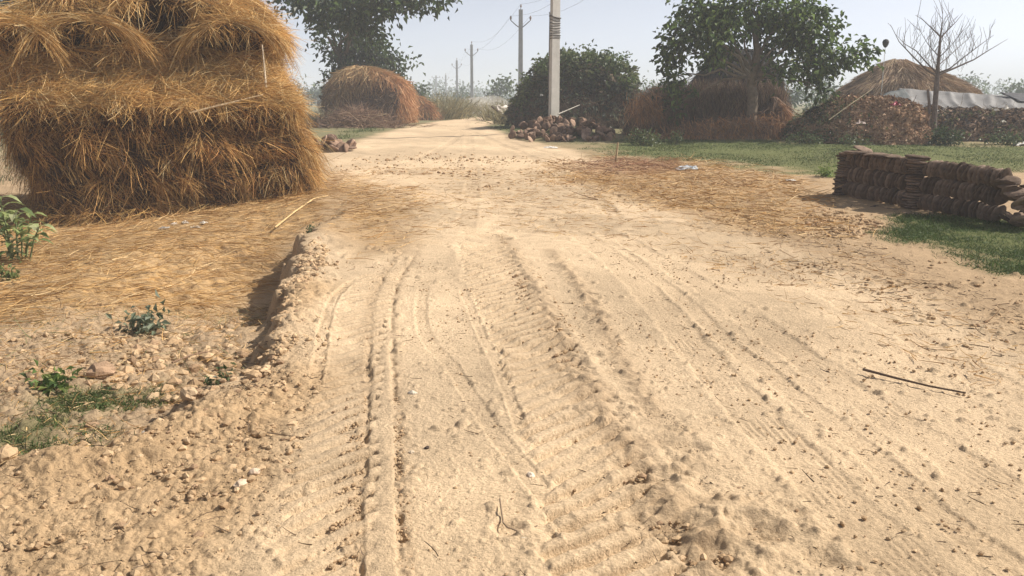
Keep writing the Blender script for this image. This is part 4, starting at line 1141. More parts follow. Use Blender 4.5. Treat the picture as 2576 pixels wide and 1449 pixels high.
#PART5
# ------------------------------------------------------------------ dung cakes: a few shapes, copied one by one
def cake_mesh(name, rad, th, seed, col):
    r_ = np.random.default_rng(seed)
    n, V, T, Qd = 18, [], [], []
    ph = r_.random(4) * 6.28
    def R_(t): return rad * (1 + .07 * math.sin(2 * t + ph[0]) + .05 * math.sin(3 * t + ph[1]) + .03 * math.sin(5 * t + ph[2]) + .02 * r_.normal())
    ring = [R_(2 * math.pi * k / n) for k in range(n)]
    rows = [(-.5, .60), (-.36, .88), (-.06, 1.0), (.06, 1.0), (.36, .88), (.5, .55)]
    for (zz, f) in rows:
        for k in range(n):
            t = 2 * math.pi * k / n
            V.append((ring[k] * f * math.cos(t), ring[k] * f * math.sin(t), zz * th + .004 * r_.normal()))
    for i in range(len(rows) - 1):
        for k in range(n): Qd.append((i * n + k, i * n + (k + 1) % n, (i + 1) * n + (k + 1) % n, (i + 1) * n + k))
    V += [(0, 0, -.44 * th), (0, 0, .42 * th)]; a, b = len(V) - 2, len(V) - 1
    for k in range(n): T += [(k, a, (k + 1) % n), ((len(rows) - 1) * n + k, (len(rows) - 1) * n + (k + 1) % n, b)]
    o = MB().add(V, Qd, T, col).build(name, M_DUNG, smooth=True)
    return o
DCOL = [(0.165, 0.12, 0.09), (0.22, 0.16, 0.122), (0.11, 0.08, 0.06), (0.28, 0.21, 0.162)]
_used = {}
def cake(proto, loc, rot, label, group, scale=(1, 1, 1)):
    o = proto if proto.name not in _used else proto.copy()
    if proto.name in _used: scene.collection.objects.link(o)
    _used[proto.name] = 1
    o.location = loc; o.rotation_euler = rot; o.scale = scale
    return tag(o, label, 'dung cake', group)
protos = [cake_mesh('dung_cake', .123, .037, 100 + i, DCOL[i]) for i in range(4)]
flats = [cake_mesh('dung_cake', .135, .034, 120 + i, DCOL[i % 4]) for i in range(3)]
SA, SB = at(2106, 488), at(2520, 566)
SA, SB = Vector((SA.x, SA.y, 0)), Vector((SB.x, SB.y, 0))
ax = (SB - SA); SL = ax.length; ax.normalize(); pr = Vector((ax.y, -ax.x, 0))       # pr: away from the shaded face
if pr.x < 0: pr = -pr
sang = math.atan2(ax.y, ax.x)
GS = 'dung cakes stacked in the long row on the grass'
def on_row(s, off, h):
    p = SA + ax * s + pr * off
    return Vector((p.x, p.y, float(base_z(p.x, p.y)) + h - .045))
TIER = 0.222
half = SL * 0.52
names = ['lowest', 'middle', 'top']
def tier_cakes(s0, s1, lev, sec, off, jag=0.012):
    s = s0
    while s < s1:
        i = random.randrange(4)
        h = 0.05 + TIER * (lev + .5) + random.uniform(-jag, jag)
        cake(protos[i], on_row(s, off + random.uniform(-.012, .012), h), (0.08 * random.uniform(-1, 1), R(90) + random.uniform(-.14, .14) + .24, sang + random.uniform(-.05, .05)),
             f'upright dung cake in the {names[lev]} tier of the {sec} half of the long stack', GS, (1, 1, random.uniform(.85, 1.1)))
        s += random.uniform(.050, .058)
for lev in range(3):
    tier_cakes(.24, half - .14, lev, 'far', .0 + .012 * lev)
    tier_cakes(half + .16, SL - .05, lev, 'near', .03 + .012 * lev)
def flat_column(s, k, label, h0=.05, wd=1.0, off=0.0, lean=0.0):
    h = h0
    for j in range(k):
        i = random.randrange(3)
        cake(flats[i], on_row(s + random.uniform(-.02, .02) + lean * j, off + random.uniform(-.02, .02), h + .02), (random.uniform(-.07, .07), random.uniform(-.07, .07), random.uniform(0, 6)), label, GS, (wd, wd, 1.15))
        h += .0355
flat_column(.09, 18, 'flat dung cake in the end column at the far end of the long stack', lean=.004)
flat_column(half + .0, 18, 'flat dung cake in the column between the two halves of the long stack')
flat_column(half - .02, 2, 'wide flat dung cake lying on top in the middle of the long stack', .05 + 18 * .0355, 1.18, .02)
o_ = on_row(.42, .04, .05 + TIER * 3 + .045); cake(flats[1], o_, (.35, -.2, 1), 'curled dark dung cake standing proud on top of the far end of the stack', GS)
for i in range(7):
    s = .34 + i * .135 + random.uniform(-.05, .05)
    cake(flats[i % 3], on_row(s, -.10 + random.uniform(-.04, .04), .05 + TIER * 3 + .01), (random.uniform(-.12, .12), random.uniform(-.12, .12), random.random() * 6), 'dung cake lying flat along the top edge of the far half', GS)
# tumbled, sunlit cakes at the near end
for i in range(20):
    s = SL - .02 + .5 * random.random(); h = .06 + .5 * random.random() * (1.1 - (s - SL))
    cake(protos[i % 4] if i % 2 else flats[i % 3], on_row(s, random.uniform(-.16, .26), h), (random.uniform(-.7, .7), random.uniform(-.7, .7), random.random() * 6), 'tumbled dung cake at the broken near end of the long stack', GS, (1.1, 1.0, 1.3))
for i in range(7):
    s = .3 + i * .36
    cake(flats[i % 3], on_row(s, -.24 - .12 * random.random(), .02), (random.uniform(-.05, .05), random.uniform(-.05, .05), random.random() * 6), 'fallen dung cake lying on the ground along the foot of the stack', GS)

# heap of cakes at the foot of the concrete pole
HC = [(0.27, 0.18, 0.13), (0.21, 0.14, 0.10), (0.15, 0.098, 0.072), (0.35, 0.24, 0.175)]
hp = [cake_mesh('dung_cake', .125, .05, 140 + i, HC[i]) for i in range(4)]
GH = 'dung cakes tumbled in the heap around the concrete pole'
def heap(c0, c1, Dn, Df, n, hmax, lab_lo, lab_hi):
    for i in range(n):
        t = random.random(); v = random.random() ** 0.8
        D_ = lerp(Dn, Df, v); px = lerp(c0, c1, t)
        x0 = P(px, 320, D_).x
        edge = math.sin(math.pi * min(1, max(0, .06 + .9 * t))) ** .5
        h = hmax * (0.10 + 0.9 * v) * edge * random.uniform(.45, 1.0)
        cake(hp[i % 4], (x0, D_, gz(x0, D_) + .05 + h), (random.uniform(-1.4, 1.4), random.uniform(-1.4, 1.4), random.random() * 6), lab_hi if h > .12 else lab_lo, GH)
heap(1284, 1425, 23.2, 24.9, 54, .26, 'brown dung cake low in the heap left of the concrete pole foot', 'brown dung cake high in the heap left of the concrete pole foot')
heap(1400, 1540, 23.0, 24.6, 50, .24, 'brown dung cake low in the heap right of the concrete pole foot', 'brown dung cake high in the heap right of the concrete pole foot')
heap(1330, 1530, 22.6, 22.9, 20, .04, 'reddish dung cake along the front foot of the heap by the pole', 'reddish dung cake along the front foot of the heap by the pole')
# small heap behind the big stack
GL = 'dung cakes in the small heap past the big straw stack'
for i in range(22):
    t = random.random(); px = lerp(772, 884, t); D_ = random.uniform(19.6, 20.8); x0 = P(px, 340, D_).x
    cake(hp[i % 4], (x0, D_, gz(x0, D_) + .05 + .42 * random.random() * (1.05 - t)), (random.uniform(-1.2, 1.2), random.uniform(-1.2, 1.2), random.random() * 6), 'brown dung cake in the small heap past the right side of the big straw stack', GL, (1.25, 1.25, 1.2))

# ------------------------------------------------------------------ rubbish mound, thatched hut, tarpaulin roof, debris bank
EARTH = (0.34, 0.215, 0.135)
def rubble_strands(m_, pts, nn, n, cols, W, L, keep=None):
    p, m = sample(pts, nn, n)
    if keep is not None: k = keep(p); p, m = p[k], m[k]
    d = np.cross(m, rng.normal(size=p.shape)) + m * 0.35 * rng.random((len(p), 1))
    strands(m_, p + m * 0.02, d, L * (0.4 + rng.random(len(p))), W * (0.5 + rng.random(len(p))), mixcol(cols, [1] * len(cols), len(p)), 0.15, 0.4)
def chips(m_, pts, nn, n, cols, size, keep=None):
    """flat flakes and lumps of rubbish lying on the body"""
    p, m = sample(pts, nn, n)
    if keep is not None: k = keep(p); p, m = p[k], m[k]
    d = np.cross(m, rng.normal(size=p.shape)) + m * 0.5 * rng.normal(size=(len(p), 1))
    leaves(m_, p + m * .03, d, size * (0.4 + rng.random(len(p))), size * .8, mixcol(cols, [1] * len(cols), len(p)), 0.3)

root, o, prof = mound('rubbish_mound', 2000, 2345, 21.6, [(372, 2010, 2400, -.1, 0), (345, 2020, 2378, 0, 0), (315, 2030, 2345, .15, .1), (290, 2050, 2318, .35, .2), (270, 2075, 2290, .6, .4), (256, 2100, 2262, .9, .7), (246, 2130, 2215, 1.2, 1.0)],
                      'reddish brown rubbish mound with creeping leaves, in front of the thatched hut', 'rubbish mound', 3.6)
pts = stack_body(prof, 150, 44, 2.3, 0.16, 1.5, (), 81.0); nn = grid_normals(pts)
m_ = MB(); body(m_, pts, EARTH)
chips(m_, pts, nn, 5200, [EARTH, (0.42, 0.28, 0.19), (0.18, 0.11, 0.07), (0.5, 0.36, 0.25)], .10)
rubble_strands(m_, pts, nn, 2600, [(0.30, 0.20, 0.12), (0.15, 0.1, 0.07), (0.42, 0.32, 0.21)], .012, .3)
m_.build('soil_body', M_BRUSH, root)
m_ = MB(); k = 5200; p, m = sample(pts, nn, k)
kk = (p[:, 0] < -.35 + .5 * rng.normal(size=k)) & (rng.random(k) < .9); p, m = p[kk], m[kk]
leaves(m_, p + m * .12 * rng.random((len(p), 1)), m * .5 + rng.normal(size=p.shape), .09 * (.6 + .8 * rng.random(len(p))), .07, mixcol([(0.06, 0.08, 0.035), (0.1, 0.115, 0.05), (0.15, 0.15, 0.07), (0.04, 0.05, 0.025)], [3, 3, 2, 2], len(p)))
m_.build('creeping_leaves', M_LEAF, root)
stick('pale_branch', [P(2085, 302, 20.6), P(2140, 262, 20.9), P(2195, 224, 21.4)], .012, (0.36, 0.31, 0.21), 'thin pale branch leaning up the side of the rubbish mound below the thatched hut', 'branch')
m_ = MB(); a = P(2035, 278, 23.6)
for (dx, dz, w) in [(0, 0, .5)]:
    V, Qd = [], []
    for i in range(9):
        for j in range(4):
            V.append((i * .14, j * .3 + .04 * math.sin(i * 2), .02 + i * .055 - .10 * j + .05 * math.sin(i * 1.7 + j * 2)))
    for i in range(8):
        for j in range(3): Qd.append((i * 4 + j, (i + 1) * 4 + j, (i + 1) * 4 + j + 1, i * 4 + j + 1))
    m_.add(V, Qd, None, (0.03, 0.03, 0.035))
o = m_.build('black_sheet', M_TARP); o.location = a
sm = o.modifiers.new('thickness', 'SOLIDIFY'); sm.thickness = .02
tag(o, 'black plastic sheet sloping between the straw bank and the rubbish mound', 'plastic sheet')

# thatched hut
root, o, prof = mound('thatched_hut', 2112, 2412, 30.0, [(252, 2105, 2425, -.2, -.2), (240, 2116, 2424, 0, 0), (222, 2132, 2410, .35, .2), (200, 2158, 2372, .9, .7), (180, 2185, 2325, 1.4, 1.2), (162, 2210, 2280, 1.9, 1.7), (150, 2236, 2262, 2.2, 2.1)],
                      'round backed hut with a shaggy brown thatch roof behind the rubbish mound', 'hut', 4.6)
pts = stack_body(prof, 130, 40, 2.4, 0.10, 1.0, (), 91.0); nn = grid_normals(pts)
THATCH = [(0.29, 0.19, 0.115), (0.36, 0.25, 0.15), (0.21, 0.135, 0.085), (0.42, 0.31, 0.19)]
m_ = MB(); body(m_, pts, (0.17, 0.11, 0.07))
p, m = sample(pts, nn, 17000); dn, sd = tangents(m)
t = np.array([n3(q, 1.1) for q in p])[:, None]
strands(m_, p + m * .05 * rng.random((len(p), 1)), dn + sd * 0.22 * rng.normal(size=(len(p), 1)) + m * 0.12, 0.3 + 0.35 * rng.random(len(p)), 0.02, mixcol(THATCH, [3, 3, 3, 2], len(p)) * (1 + .5 * t), 0.15, 0.15)
# ragged eave fringe
k = 2600; j = rng.integers(0, pts.shape[1], k); p = pts[1, j] + rng.normal(size=(k, 3)) * np.array([.05, .03, .05])
strands(m_, p, np.stack([.2 * rng.normal(size=k), -.25 + .1 * rng.normal(size=k), -1 + 0 * j], 1), .15 + .25 * rng.random(k), .02, mixcol(THATCH, [3, 1, 4, 1], k), .2, .2)
m_.build('thatch_roof', M_STRAW, root)
wz0 = pts[0, :, 2].mean()
n = 40; V, Qd = [], []
cx, cy = pts[0].mean(0)[:2]
for zz in (-.1, wz0 + .25):
    for k in range(n):
        i = k * pts.shape[1] // n
        V.append((cx + (pts[0, i, 0] - cx) * .84, cy + (pts[0, i, 1] - cy) * .84, zz))
for k in range(n): Qd.append((k, (k + 1) % n, n + (k + 1) % n, n + k))
m_ = MB(); m_.add(V, Qd, None, (0.20, 0.14, 0.10)); m_.build('mud_wall', M_BRUSH, root)
V = [(cx - .5 + .1, cy - 2.02, 0.0)]
# pot on a thin pole above the hut
pp = P(2228, 108, 29.5); pr0 = empty('pole_with_pot', (pp.x, pp.y, gz(pp.x, pp.y)), 'small dark rounded pot held high on a thin pole above the thatched hut', 'pot on pole')
hz = pp.z - pr0.location.z
m_ = MB(); tube(m_, [(.03, 0, -.1), (.02, 0, hz * .5), (0, 0, hz + .02)], [.02, .014, .008], 6, (0.55, 0.53, 0.5)); m_.build('pole_shaft', M_BARK, pr0)
m_ = MB(); tube(m_, [(0, 0, hz - .155), (0, 0, hz - .13), (0, 0, hz - .06), (0, 0, hz + .03), (0, 0, hz + .10), (0, 0, hz + .13)], [.03, .055, .095, .115, .085, .03], 12, (0.025, 0.025, 0.03)); m_.build('pot_bowl', M_METAL, pr0)

# tarpaulin roof on posts
TA, TB, TC, TD_ = P(2262, 222, 28.6), P(2520, 238, 27.6), P(2300, 268, 25.0), P(2640, 276, 24.6)
TB2 = P(2600, 246, 27.2)
root = empty('tarpaulin_shed', (TC.x, TC.y, gz(TC.x, TC.y)), 'low shed roofed with a wrinkled grey tarpaulin beside the bare tree', 'shed')
base = Vector(root.location)
nu, nv = 90, 30; V, Qd = [], []
for i in range(nu + 1):
    s = i / nu
    for j in range(nv + 1):
        t = j / nv
        p = TA.lerp(TB2, s).lerp(TC.lerp(TD_, s), t)
        ph = s * 21 + 2.6 * t * (0.6 + .6 * n3((s * 3, t, 0), 1.5))
        fold = .045 * abs(math.sin(ph)) ** 6 * (0.3 + .9 * max(0, .4 + n3((s * 6, t * 1.0, 3), 2)))
        sag = -.07 * math.sin(math.pi * t) * abs(math.sin(s * 4 * math.pi)) ** .7
        edge = (0.07 * n3((s * 14, 0, 7), 1)) * t ** 4
        z_ = p.z + fold * 1.6 * min(1, t * 6) + sag + .025 * n3((s * 8, t * 3, 1), 1.3) + edge
        V.append((p.x - base.x, p.y - base.y + edge, z_ - base.z))
for i in range(nu):
    for j in range(nv): Qd.append((i * (nv + 1) + j, i * (nv + 1) + j + 1, (i + 1) * (nv + 1) + j + 1, (i + 1) * (nv + 1) + j))
tc = []
for i in range(nu + 1):
    for j in range(nv + 1):
        q = n3((i * .12, j * .09, 2), 1.6); tc.append(np.array([0.155, 0.148, 0.142]) * (1 + .22 * q))
m_ = MB(); m_.add(V, Qd, None, np.array(tc)); t_ = m_.build('tarpaulin', M_TARP, root, True)
sm = t_.modifiers.new('thickness', 'SOLIDIFY'); sm.thickness = .015
for (px, D_) in [(2300, 25.1), (2440, 24.9), (2560, 24.8), (2640, 24.7), (2290, 28.2), (2560, 27.3)]:
    q = P(px, 262, D_); zt = (P(px, 268, D_).z if D_ < 26 else P(px, 228, D_).z) - .08
    g_ = gz(q.x, q.y); m_ = MB(); tube(m_, [(q.x - base.x, q.y - base.y, g_ - base.z - .1), (q.x - base.x + .02, q.y - base.y, zt - base.z)], [.05, .04], 6, (0.16, 0.11, 0.08)); m_.build('post', M_BARK, root)
# tarp flap at right; left dark sheet stands in for shade in the opening
def flap(name, quad, col, parent, org, amp=.07, n=16):
    a, b_, c, d_ = [Vector(q) for q in quad]; V, Qd = [], []
    for i in range(n + 1):
        for j in range(n + 1):
            p = a.lerp(b_, i / n).lerp(d_.lerp(c, i / n), j / n)
            e = amp * n3((i * .35, j * .35, a.x), 1.0)
            V.append((p.x - org.x, p.y - org.y + e, p.z - org.z + e * .8))
    for i in range(n):
        for j in range(n): Qd.append((i * (n + 1) + j, i * (n + 1) + j + 1, (i + 1) * (n + 1) + j + 1, (i + 1) * (n + 1) + j))
    m_ = MB(); m_.add(V, Qd, None, col); f_ = m_.build(name, M_TARP, parent, True)
    s_ = f_.modifiers.new('thickness', 'SOLIDIFY'); s_.thickness = .015
    return f_
flap('flap_or_shade', (P(2214, 236, 26.2), P(2276, 224, 28.2), P(2312, 275, 25.1), P(2262, 268, 24.9)), (0.035, 0.042, 0.04), root, base)  # left: shade of the opening, built as a dark sheet
flap('flap_or_shade', (P(2512, 231, 27.4), P(2680, 240, 27.0), P(2680, 258, 26.2), P(2560, 252, 26.4)), (0.045, 0.045, 0.052), root, base)

# debris bank under the tarpaulin
root, o, prof = mound('debris_bank', 2300, 2720, 22.6, [(380, 2330, 2740, -.2, 0), (355, 2318, 2720, 0, 0), (325, 2322, 2718, .25, .1), (300, 2326, 2715, .5, .3), (290, 2330, 2710, .8, .5), (283, 2345, 2700, 1.1, .8), (278, 2380, 2690, 1.3, 1.0)],
                      'long bank of dark brown debris and scraps below the tarpaulin roof', 'debris bank', 3.0)
pts = stack_body(prof, 160, 40, 2.8, 0.20, 1.4, (), 101.0); nn = grid_normals(pts)
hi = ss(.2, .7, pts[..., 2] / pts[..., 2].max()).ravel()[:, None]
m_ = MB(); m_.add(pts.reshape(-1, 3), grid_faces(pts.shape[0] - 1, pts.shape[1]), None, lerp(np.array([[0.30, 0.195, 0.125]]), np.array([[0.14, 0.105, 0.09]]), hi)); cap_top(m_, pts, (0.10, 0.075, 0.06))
chips(m_, pts, nn, 5200, [(0.12, 0.09, 0.075), (0.28, 0.19, 0.13), (0.08, 0.06, 0.05), (0.4, 0.28, 0.2), (0.2, 0.18, 0.165)], .13)
rubble_strands(m_, pts, nn, 2600, [(0.30, 0.21, 0.14), (0.11, 0.08, 0.065), (0.36, 0.29, 0.21)], .014, .4)
m_.build('debris_body', M_BRUSH, root)
m_ = MB(); k = 2600; p, m = sample(pts, nn, k); kk = (p[:, 2] < .75) & (ss(-.1, .3, np.array([n3(q, .8) for q in p])) > .4); p, m = p[kk], m[kk]
leaves(m_, p + m * .08 * rng.random((len(p), 1)), m * .5 + rng.normal(size=p.shape), .09, .07, mixcol([(0.09, 0.11, 0.05), (0.15, 0.15, 0.08), (0.06, 0.08, 0.04)], [1, 1, 1], len(p)))
m_.build('weed_leaves', M_LEAF, root)

# scraps that lie about, each its own
def scrap(name, p, size, col, label, cat='scrap', rz=0.0, mat=None, lift=.01, crumple=.35, group=None):
    n = 7; V, Qd = [], []
    sd_ = random.uniform(0, 50); size = (size[0] * .75, size[1] * .75, size[2] * .55)
    for i in range(n + 1):
        for j in range(n + 1):
            a, b_ = (i / n - .5), (j / n - .5)
            rr = 1 - .35 * max(0, n3((a * 2 + sd_, b_ * 2, 1), 1.4))
            h = size[2] * (0.5 + crumple * 4 * n3((a * 3 + sd_, b_ * 3, 0), 1.6)) * (1 - 2.0 * (a * a + b_ * b_))
            V.append((a * size[0] * rr, b_ * size[1] * rr, max(0, h)))
    for i in range(n):
        for j in range(n): Qd.append((i * (n + 1) + j, (i + 1) * (n + 1) + j, (i + 1) * (n + 1) + j + 1, i * (n + 1) + j + 1))
    m_ = MB(); m_.add(V, Qd, None, col); o = m_.build(name, mat or M_PLASTIC, smooth=False)
    s_ = o.modifiers.new('thickness', 'SOLIDIFY'); s_.thickness = .006
    o.location = Vector(p) + Vector((0, 0, lift)); o.rotation_euler = (0, 0, rz)
    return tag(o, label, cat, group)
WHITE = (0.72, 0.68, 0.62)
scrap('plastic_scrap', at(1385, 373), (.5, .28, .08), WHITE, 'small white plastic scrap on the verge in front of the dung cake heap')
scrap('plastic_scrap', at(1728, 427), (.62, .45, .15), (0.42, 0.46, 0.50), 'bluish grey crumpled plastic on the reddish straw patch')
scrap('plastic_scrap', at(1988, 455), (.22, .14, .06), WHITE, 'tiny pale scrap at the edge of the green strip, left of the dung cake stack')
scrap('plastic_scrap', at(2000, 345), (.28, .2, .14), WHITE, 'white scrap at the foot of the orange straw bank')
scrap('plastic_scrap', at(2568, 366), (.5, .35, .16), WHITE, 'white crumpled bag at the picture edge below the debris bank')
scrap('plastic_scrap', at(2388, 364), (.22, .15, .10), WHITE, 'white scrap below the dark green shrub by the bare tree')
scrap('plastic_scrap', at(2690 / 1.174 - 10, 362), (.3, .2, .1), (0.6, 0.5, 0.42), 'pale pinkish scrap at the foot of the rubbish mound')
for (px, py, D_, c_, lb, sz) in [(2252, 266, 21.0, (0.40, 0.05, 0.09), 'small crimson cloth scrap high on the rubbish mound', (.28, .3, .18)), (2165, 312, 20.5, (0.62, 0.50, 0.44), 'pale curled scrap half way up the rubbish mound', (.32, .25, .14)),
                                 (2530, 276, 22.0, WHITE, 'white scrap hanging at the top edge of the debris bank', (.22, .2, .16)), (2506, 279, 22.0, WHITE, 'second smaller white scrap at the top edge of the debris bank', (.16, .16, .1)),
                                 (2523, 308, 21.9, (0.70, 0.66, 0.55), 'pale round scrap in the middle of the debris bank', (.16, .16, .12))]:
    scrap('plastic_scrap' if 'cloth' not in lb else 'cloth_scrap', P(px, py, D_), sz, c_, lb)

# pale sheet over a bush, with a leaning log, where the road bends away
c0 = P(1252, 283, 41.0)
o = flap('pale_sheet', (P(1246, 264, 41), P(1282, 268, 41.4), P(1276, 290, 41.3), P(1256, 284, 41)), (0.74, 0.66, 0.58), None, Vector((0, 0, 0)), .12, 10)
tag(o, 'pale cream sheet hung among bushes where the road bends away', 'sheet')
stick('leaning_log', [P(1264, 296, 40.6), P(1255, 282, 40.6), P(1236, 267, 40.6)], .085, (0.10, 0.075, 0.06), 'short dark log leaning in front of the pale sheet', 'log')

#PART6
# ------------------------------------------------------------------ bare tree by the tarpaulin roof
D = 22.8; u = mpx(D); x0 = P(2352, 340, D).x
b = Vector((x0, D, gz(x0, D)))
BK = (0.17, 0.14, 0.125)
root = empty('bare_tree', b, 'leafless tree with long thin spreading branches beside the tarpaulin roof', 'tree')
tb, bt = MB(), MB()
fk = P(2358, 185, D) - b
tube(tb, [(0, 0, -.1), P(2350, 300, D) - b, P(2354, 240, D) - b, fk], [.085, .075, .068, .06], 8, BK, True, .05)
tube(tb, [P(2336, 318, D - .05) - b, P(2338, 262, D - .05) - b, P(2334, 225, D - .05) - b], [.045, .04, .028], 6, BK, True, .05)
tube(tb, [fk, P(2362, 140, D) - b, P(2366, 90, D) - b], [.055, .04, .028], 7, BK, True, .05)
def bough(pxs, r0, fine=5, dd=0.0):
    pts = [P(a, c, D + dd * i / len(pxs)) - b for i, (a, c) in enumerate(pxs)]
    tube(bt, pts, [lerp(r0 * .8, .004, (i / (len(pts) - 1)) ** .8) for i in range(len(pts))], 5, BK, True, .05)
    for _ in range(fine):
        i = random.randrange(1, len(pts)); q = pts[i - 1].lerp(pts[i], random.random())
        d = Vector((random.uniform(-.5, .5), random.uniform(-.5, .5), random.uniform(.4, 1))) * random.uniform(.35, .95)
        tube(bt, [q, q + d * .5 + Vector((random.uniform(-.06, .06), 0, .03)), q + d], [.006, .005, .003], 4, BK, False)
bough([(2356, 190), (2330, 175), (2295, 140), (2262, 105), (2240, 62)], .045, 9, -.6)
bough([(2356, 182), (2335, 162), (2305, 128), (2275, 110), (2255, 88)], .035, 9, .8)
bough([(2360, 188), (2400, 172), (2450, 150), (2490, 125), (2535, 98)], .045, 9, .5)
bough([(2360, 184), (2390, 172), (2430, 140), (2470, 110), (2500, 88)], .032, 8, -.9)
bough([(2366, 95), (2385, 75), (2405, 55), (2422, 34)], .03, 7, .4)
bough([(2366, 92), (2345, 72), (2322, 50), (2303, 38)], .03, 7, -.4)
bough([(2366, 90), (2370, 60), (2372, 30)], .028, 8)
bough([(2360, 140), (2335, 112), (2310, 70)], .02, 8, .6)
bough([(2362, 145), (2390, 118), (2420, 80)], .02, 8, -.6)
bough([(2358, 180), (2345, 140), (2338, 90)], .018, 7, .9)
bough([(2360, 165), (2400, 130), (2450, 84)], .018, 7, .9)
for _ in range(120):
    px = random.uniform(2290, 2450); py = random.uniform(60, 165); q = P(px, py, D + random.uniform(-1, 1)) - b
    d = Vector((random.uniform(-.3, .3), random.uniform(-.3, .3), random.uniform(.3, .9))) * .6
    tube(bt, [q - d * .5, q, q + d * .6], [.0045, .004, .0025], 3, BK, False)
tb.build('trunk', M_BARK, root); bt.build('bare_branches', M_BARK, root)

# shrubs along the right of the green strip
def shrub(px, py, rx, ry, n, L, cols, label, D=None, name='shrub', group=None):
    g = at(px, py); D_ = D or g.y; u = mpx(D_)
    root = empty(name, g, label, 'shrub' if name == 'shrub' else 'weed', group)
    m_ = MB(); crown_blob(m_, (0, 0, ry * u * .9), (rx * u, rx * u * .8, ry * u), n, L, cols, [1] * len(cols), 0.0, 10, .2); m_.build('foliage', M_LEAF, root)
    m_ = MB()
    for _ in range(6): tube(m_, [(0, 0, -.03), Vector((random.uniform(-.5, .5) * rx * u, random.uniform(-.4, .4) * rx * u, ry * u * 1.2))], [.012, .005], 4, (0.14, 0.13, 0.07))
    m_.build('stems', M_BARK, root)
    return root
SG = [(0.035, 0.055, 0.025), (0.055, 0.085, 0.035), (0.085, 0.115, 0.05)]
SP = [(0.10, 0.13, 0.055), (0.15, 0.17, 0.08), (0.07, 0.10, 0.04)]
shrub(2380, 364, 42, 20, 620, .09, SG, 'dense dark green shrub at the foot of the bare tree')
shrub(2352, 335, 22, 18, 260, .08, SP, 'pale green weeds growing around the bare tree trunk', name='weeds')
shrub(2525, 364, 46, 14, 420, .08, SG + SP[:1], 'low grey green shrub below the debris bank')
shrub(1620, 366, 44, 20, 520, .075, SP, 'loose light green weed clump before the stalk fence, right of the peg', name='weed_clump')
shrub(1700, 362, 16, 14, 170, .07, SP, 'small green weed between the stalk fence straw and the green strip', name='weed_clump')
shrub(2030, 362, 50, 12, 380, .075, SG + SP, 'low dark weeds at the foot of the orange straw bank', name='weed_clump')
shrub(2150, 366, 44, 10, 260, .07, SP, 'low olive weeds along the foot of the rubbish mound', name='weed_clump')
shrub(2076, 446, 20, 12, 240, .05, [(0.14, 0.2, 0.05), (0.2, 0.27, 0.08)], 'bright green weed behind the far end of the dung cake stack', name='weed_clump')
shrub(20, 705, 22, 12, 200, .045, [(0.16, 0.2, 0.07), (0.22, 0.25, 0.1)], 'small pale green weed below the broad leaved plant at the picture edge', name='weed_clump')
shrub(362, 785, 40, 22, 130, .07, [(0.17, 0.2, 0.13), (0.12, 0.15, 0.09), (0.23, 0.25, 0.17)], 'bluish green wilted weed on the straw above the stony hollow', name='weed_clump')
shrub(125, 950, 34, 15, 150, .05, [(0.06, 0.1, 0.03), (0.1, 0.16, 0.04), (0.22, 0.27, 0.08)], 'dark green weed among clods on the low ground', name='weed_clump')
shrub(560, 930, 30, 12, 150, .04, [(0.07, 0.10, 0.035), (0.10, 0.13, 0.05)], 'dark weed in the shade at the near end of the pit', name='weed_clump')
shrub(785, 578, 16, 7, 120, .035, [(0.10, 0.14, 0.06), (0.07, 0.1, 0.045)], 'thin weed on the crest of the bank near the straw', name='weed_clump')

# broad leaved plant beside the big stack
pb0 = at(36, 655); pb0 = Vector(pb0)
root = empty('broad_leaf_plant', pb0, 'pale green plant with long pointed leaves at the left foot of the big straw stack', 'plant')
sm_, lm_ = MB(), MB()
u = mpx(pb0.y)
def long_leaf(a, d, L, W, col):
    d = Vector(d).normalized(); s = d.cross(Vector((random.uniform(-.3, .3), random.uniform(-.3, .3), 1))).normalized(); up = s.cross(d)
    prof = [(0, .10), (.18, .55), (.42, 1.0), (.7, .72), (1.0, .02)]
    V, Qd = [], []
    for (t, w) in prof:
        c = Vector(a) + d * (L * t) - Vector((0, 0, 1)) * L * .38 * t * t + up * .03 * math.sin(t * 3)
        V += [c - s * W * w * .5 + up * W * .12 * w, c, c + s * W * w * .5 + up * W * .12 * w]
    for i in range(4):
        for k in range(2): Qd.append((i * 3 + k, i * 3 + k + 1, (i + 1) * 3 + k + 1, (i + 1) * 3 + k))
    lm_.add([tuple(v) for v in V], Qd, None, col)
for (px, py, nlv, LL) in [(98, 572, 9, .24), (40, 530, 10, .25), (0, 500, 9, .28), (55, 575, 9, .2), (10, 580, 9, .22), (70, 610, 8, .18), (25, 615, 8, .2), (-30, 560, 9, .26), (-50, 500, 9, .28), (-70, 590, 8, .25), (5, 545, 8, .24), (78, 545, 8, .18), (30, 640, 7, .18)]:
    tip = P(px, py, pb0.y + random.uniform(-.25, .3)) - pb0
    foot = Vector((tip.x * .5, tip.y * .5 + random.uniform(-.05, .05), -.04))
    tube(sm_, [foot, foot.lerp(tip, .55) + Vector((0, 0, .05)), tip], [.012, .009, .006], 5, (0.20, 0.23, 0.11))
    for k in range(nlv):
        a = 2.4 * k + random.uniform(-.3, .3); t = 1 - .45 * (k / nlv)
        q = foot.lerp(tip, t)
        cc = random.choice([(0.29, 0.34, 0.13), (0.36, 0.40, 0.19), (0.22, 0.28, 0.10), (0.42, 0.44, 0.25), (0.14, 0.19, 0.07)])
        long_leaf(q, (math.cos(a), math.sin(a), random.uniform(.1, .7)), LL * random.uniform(.7, 1.2), LL * .36, cc)
sm_.build('stems', M_BARK, root); lm_.build('leaf_whorls', M_LEAF, root)

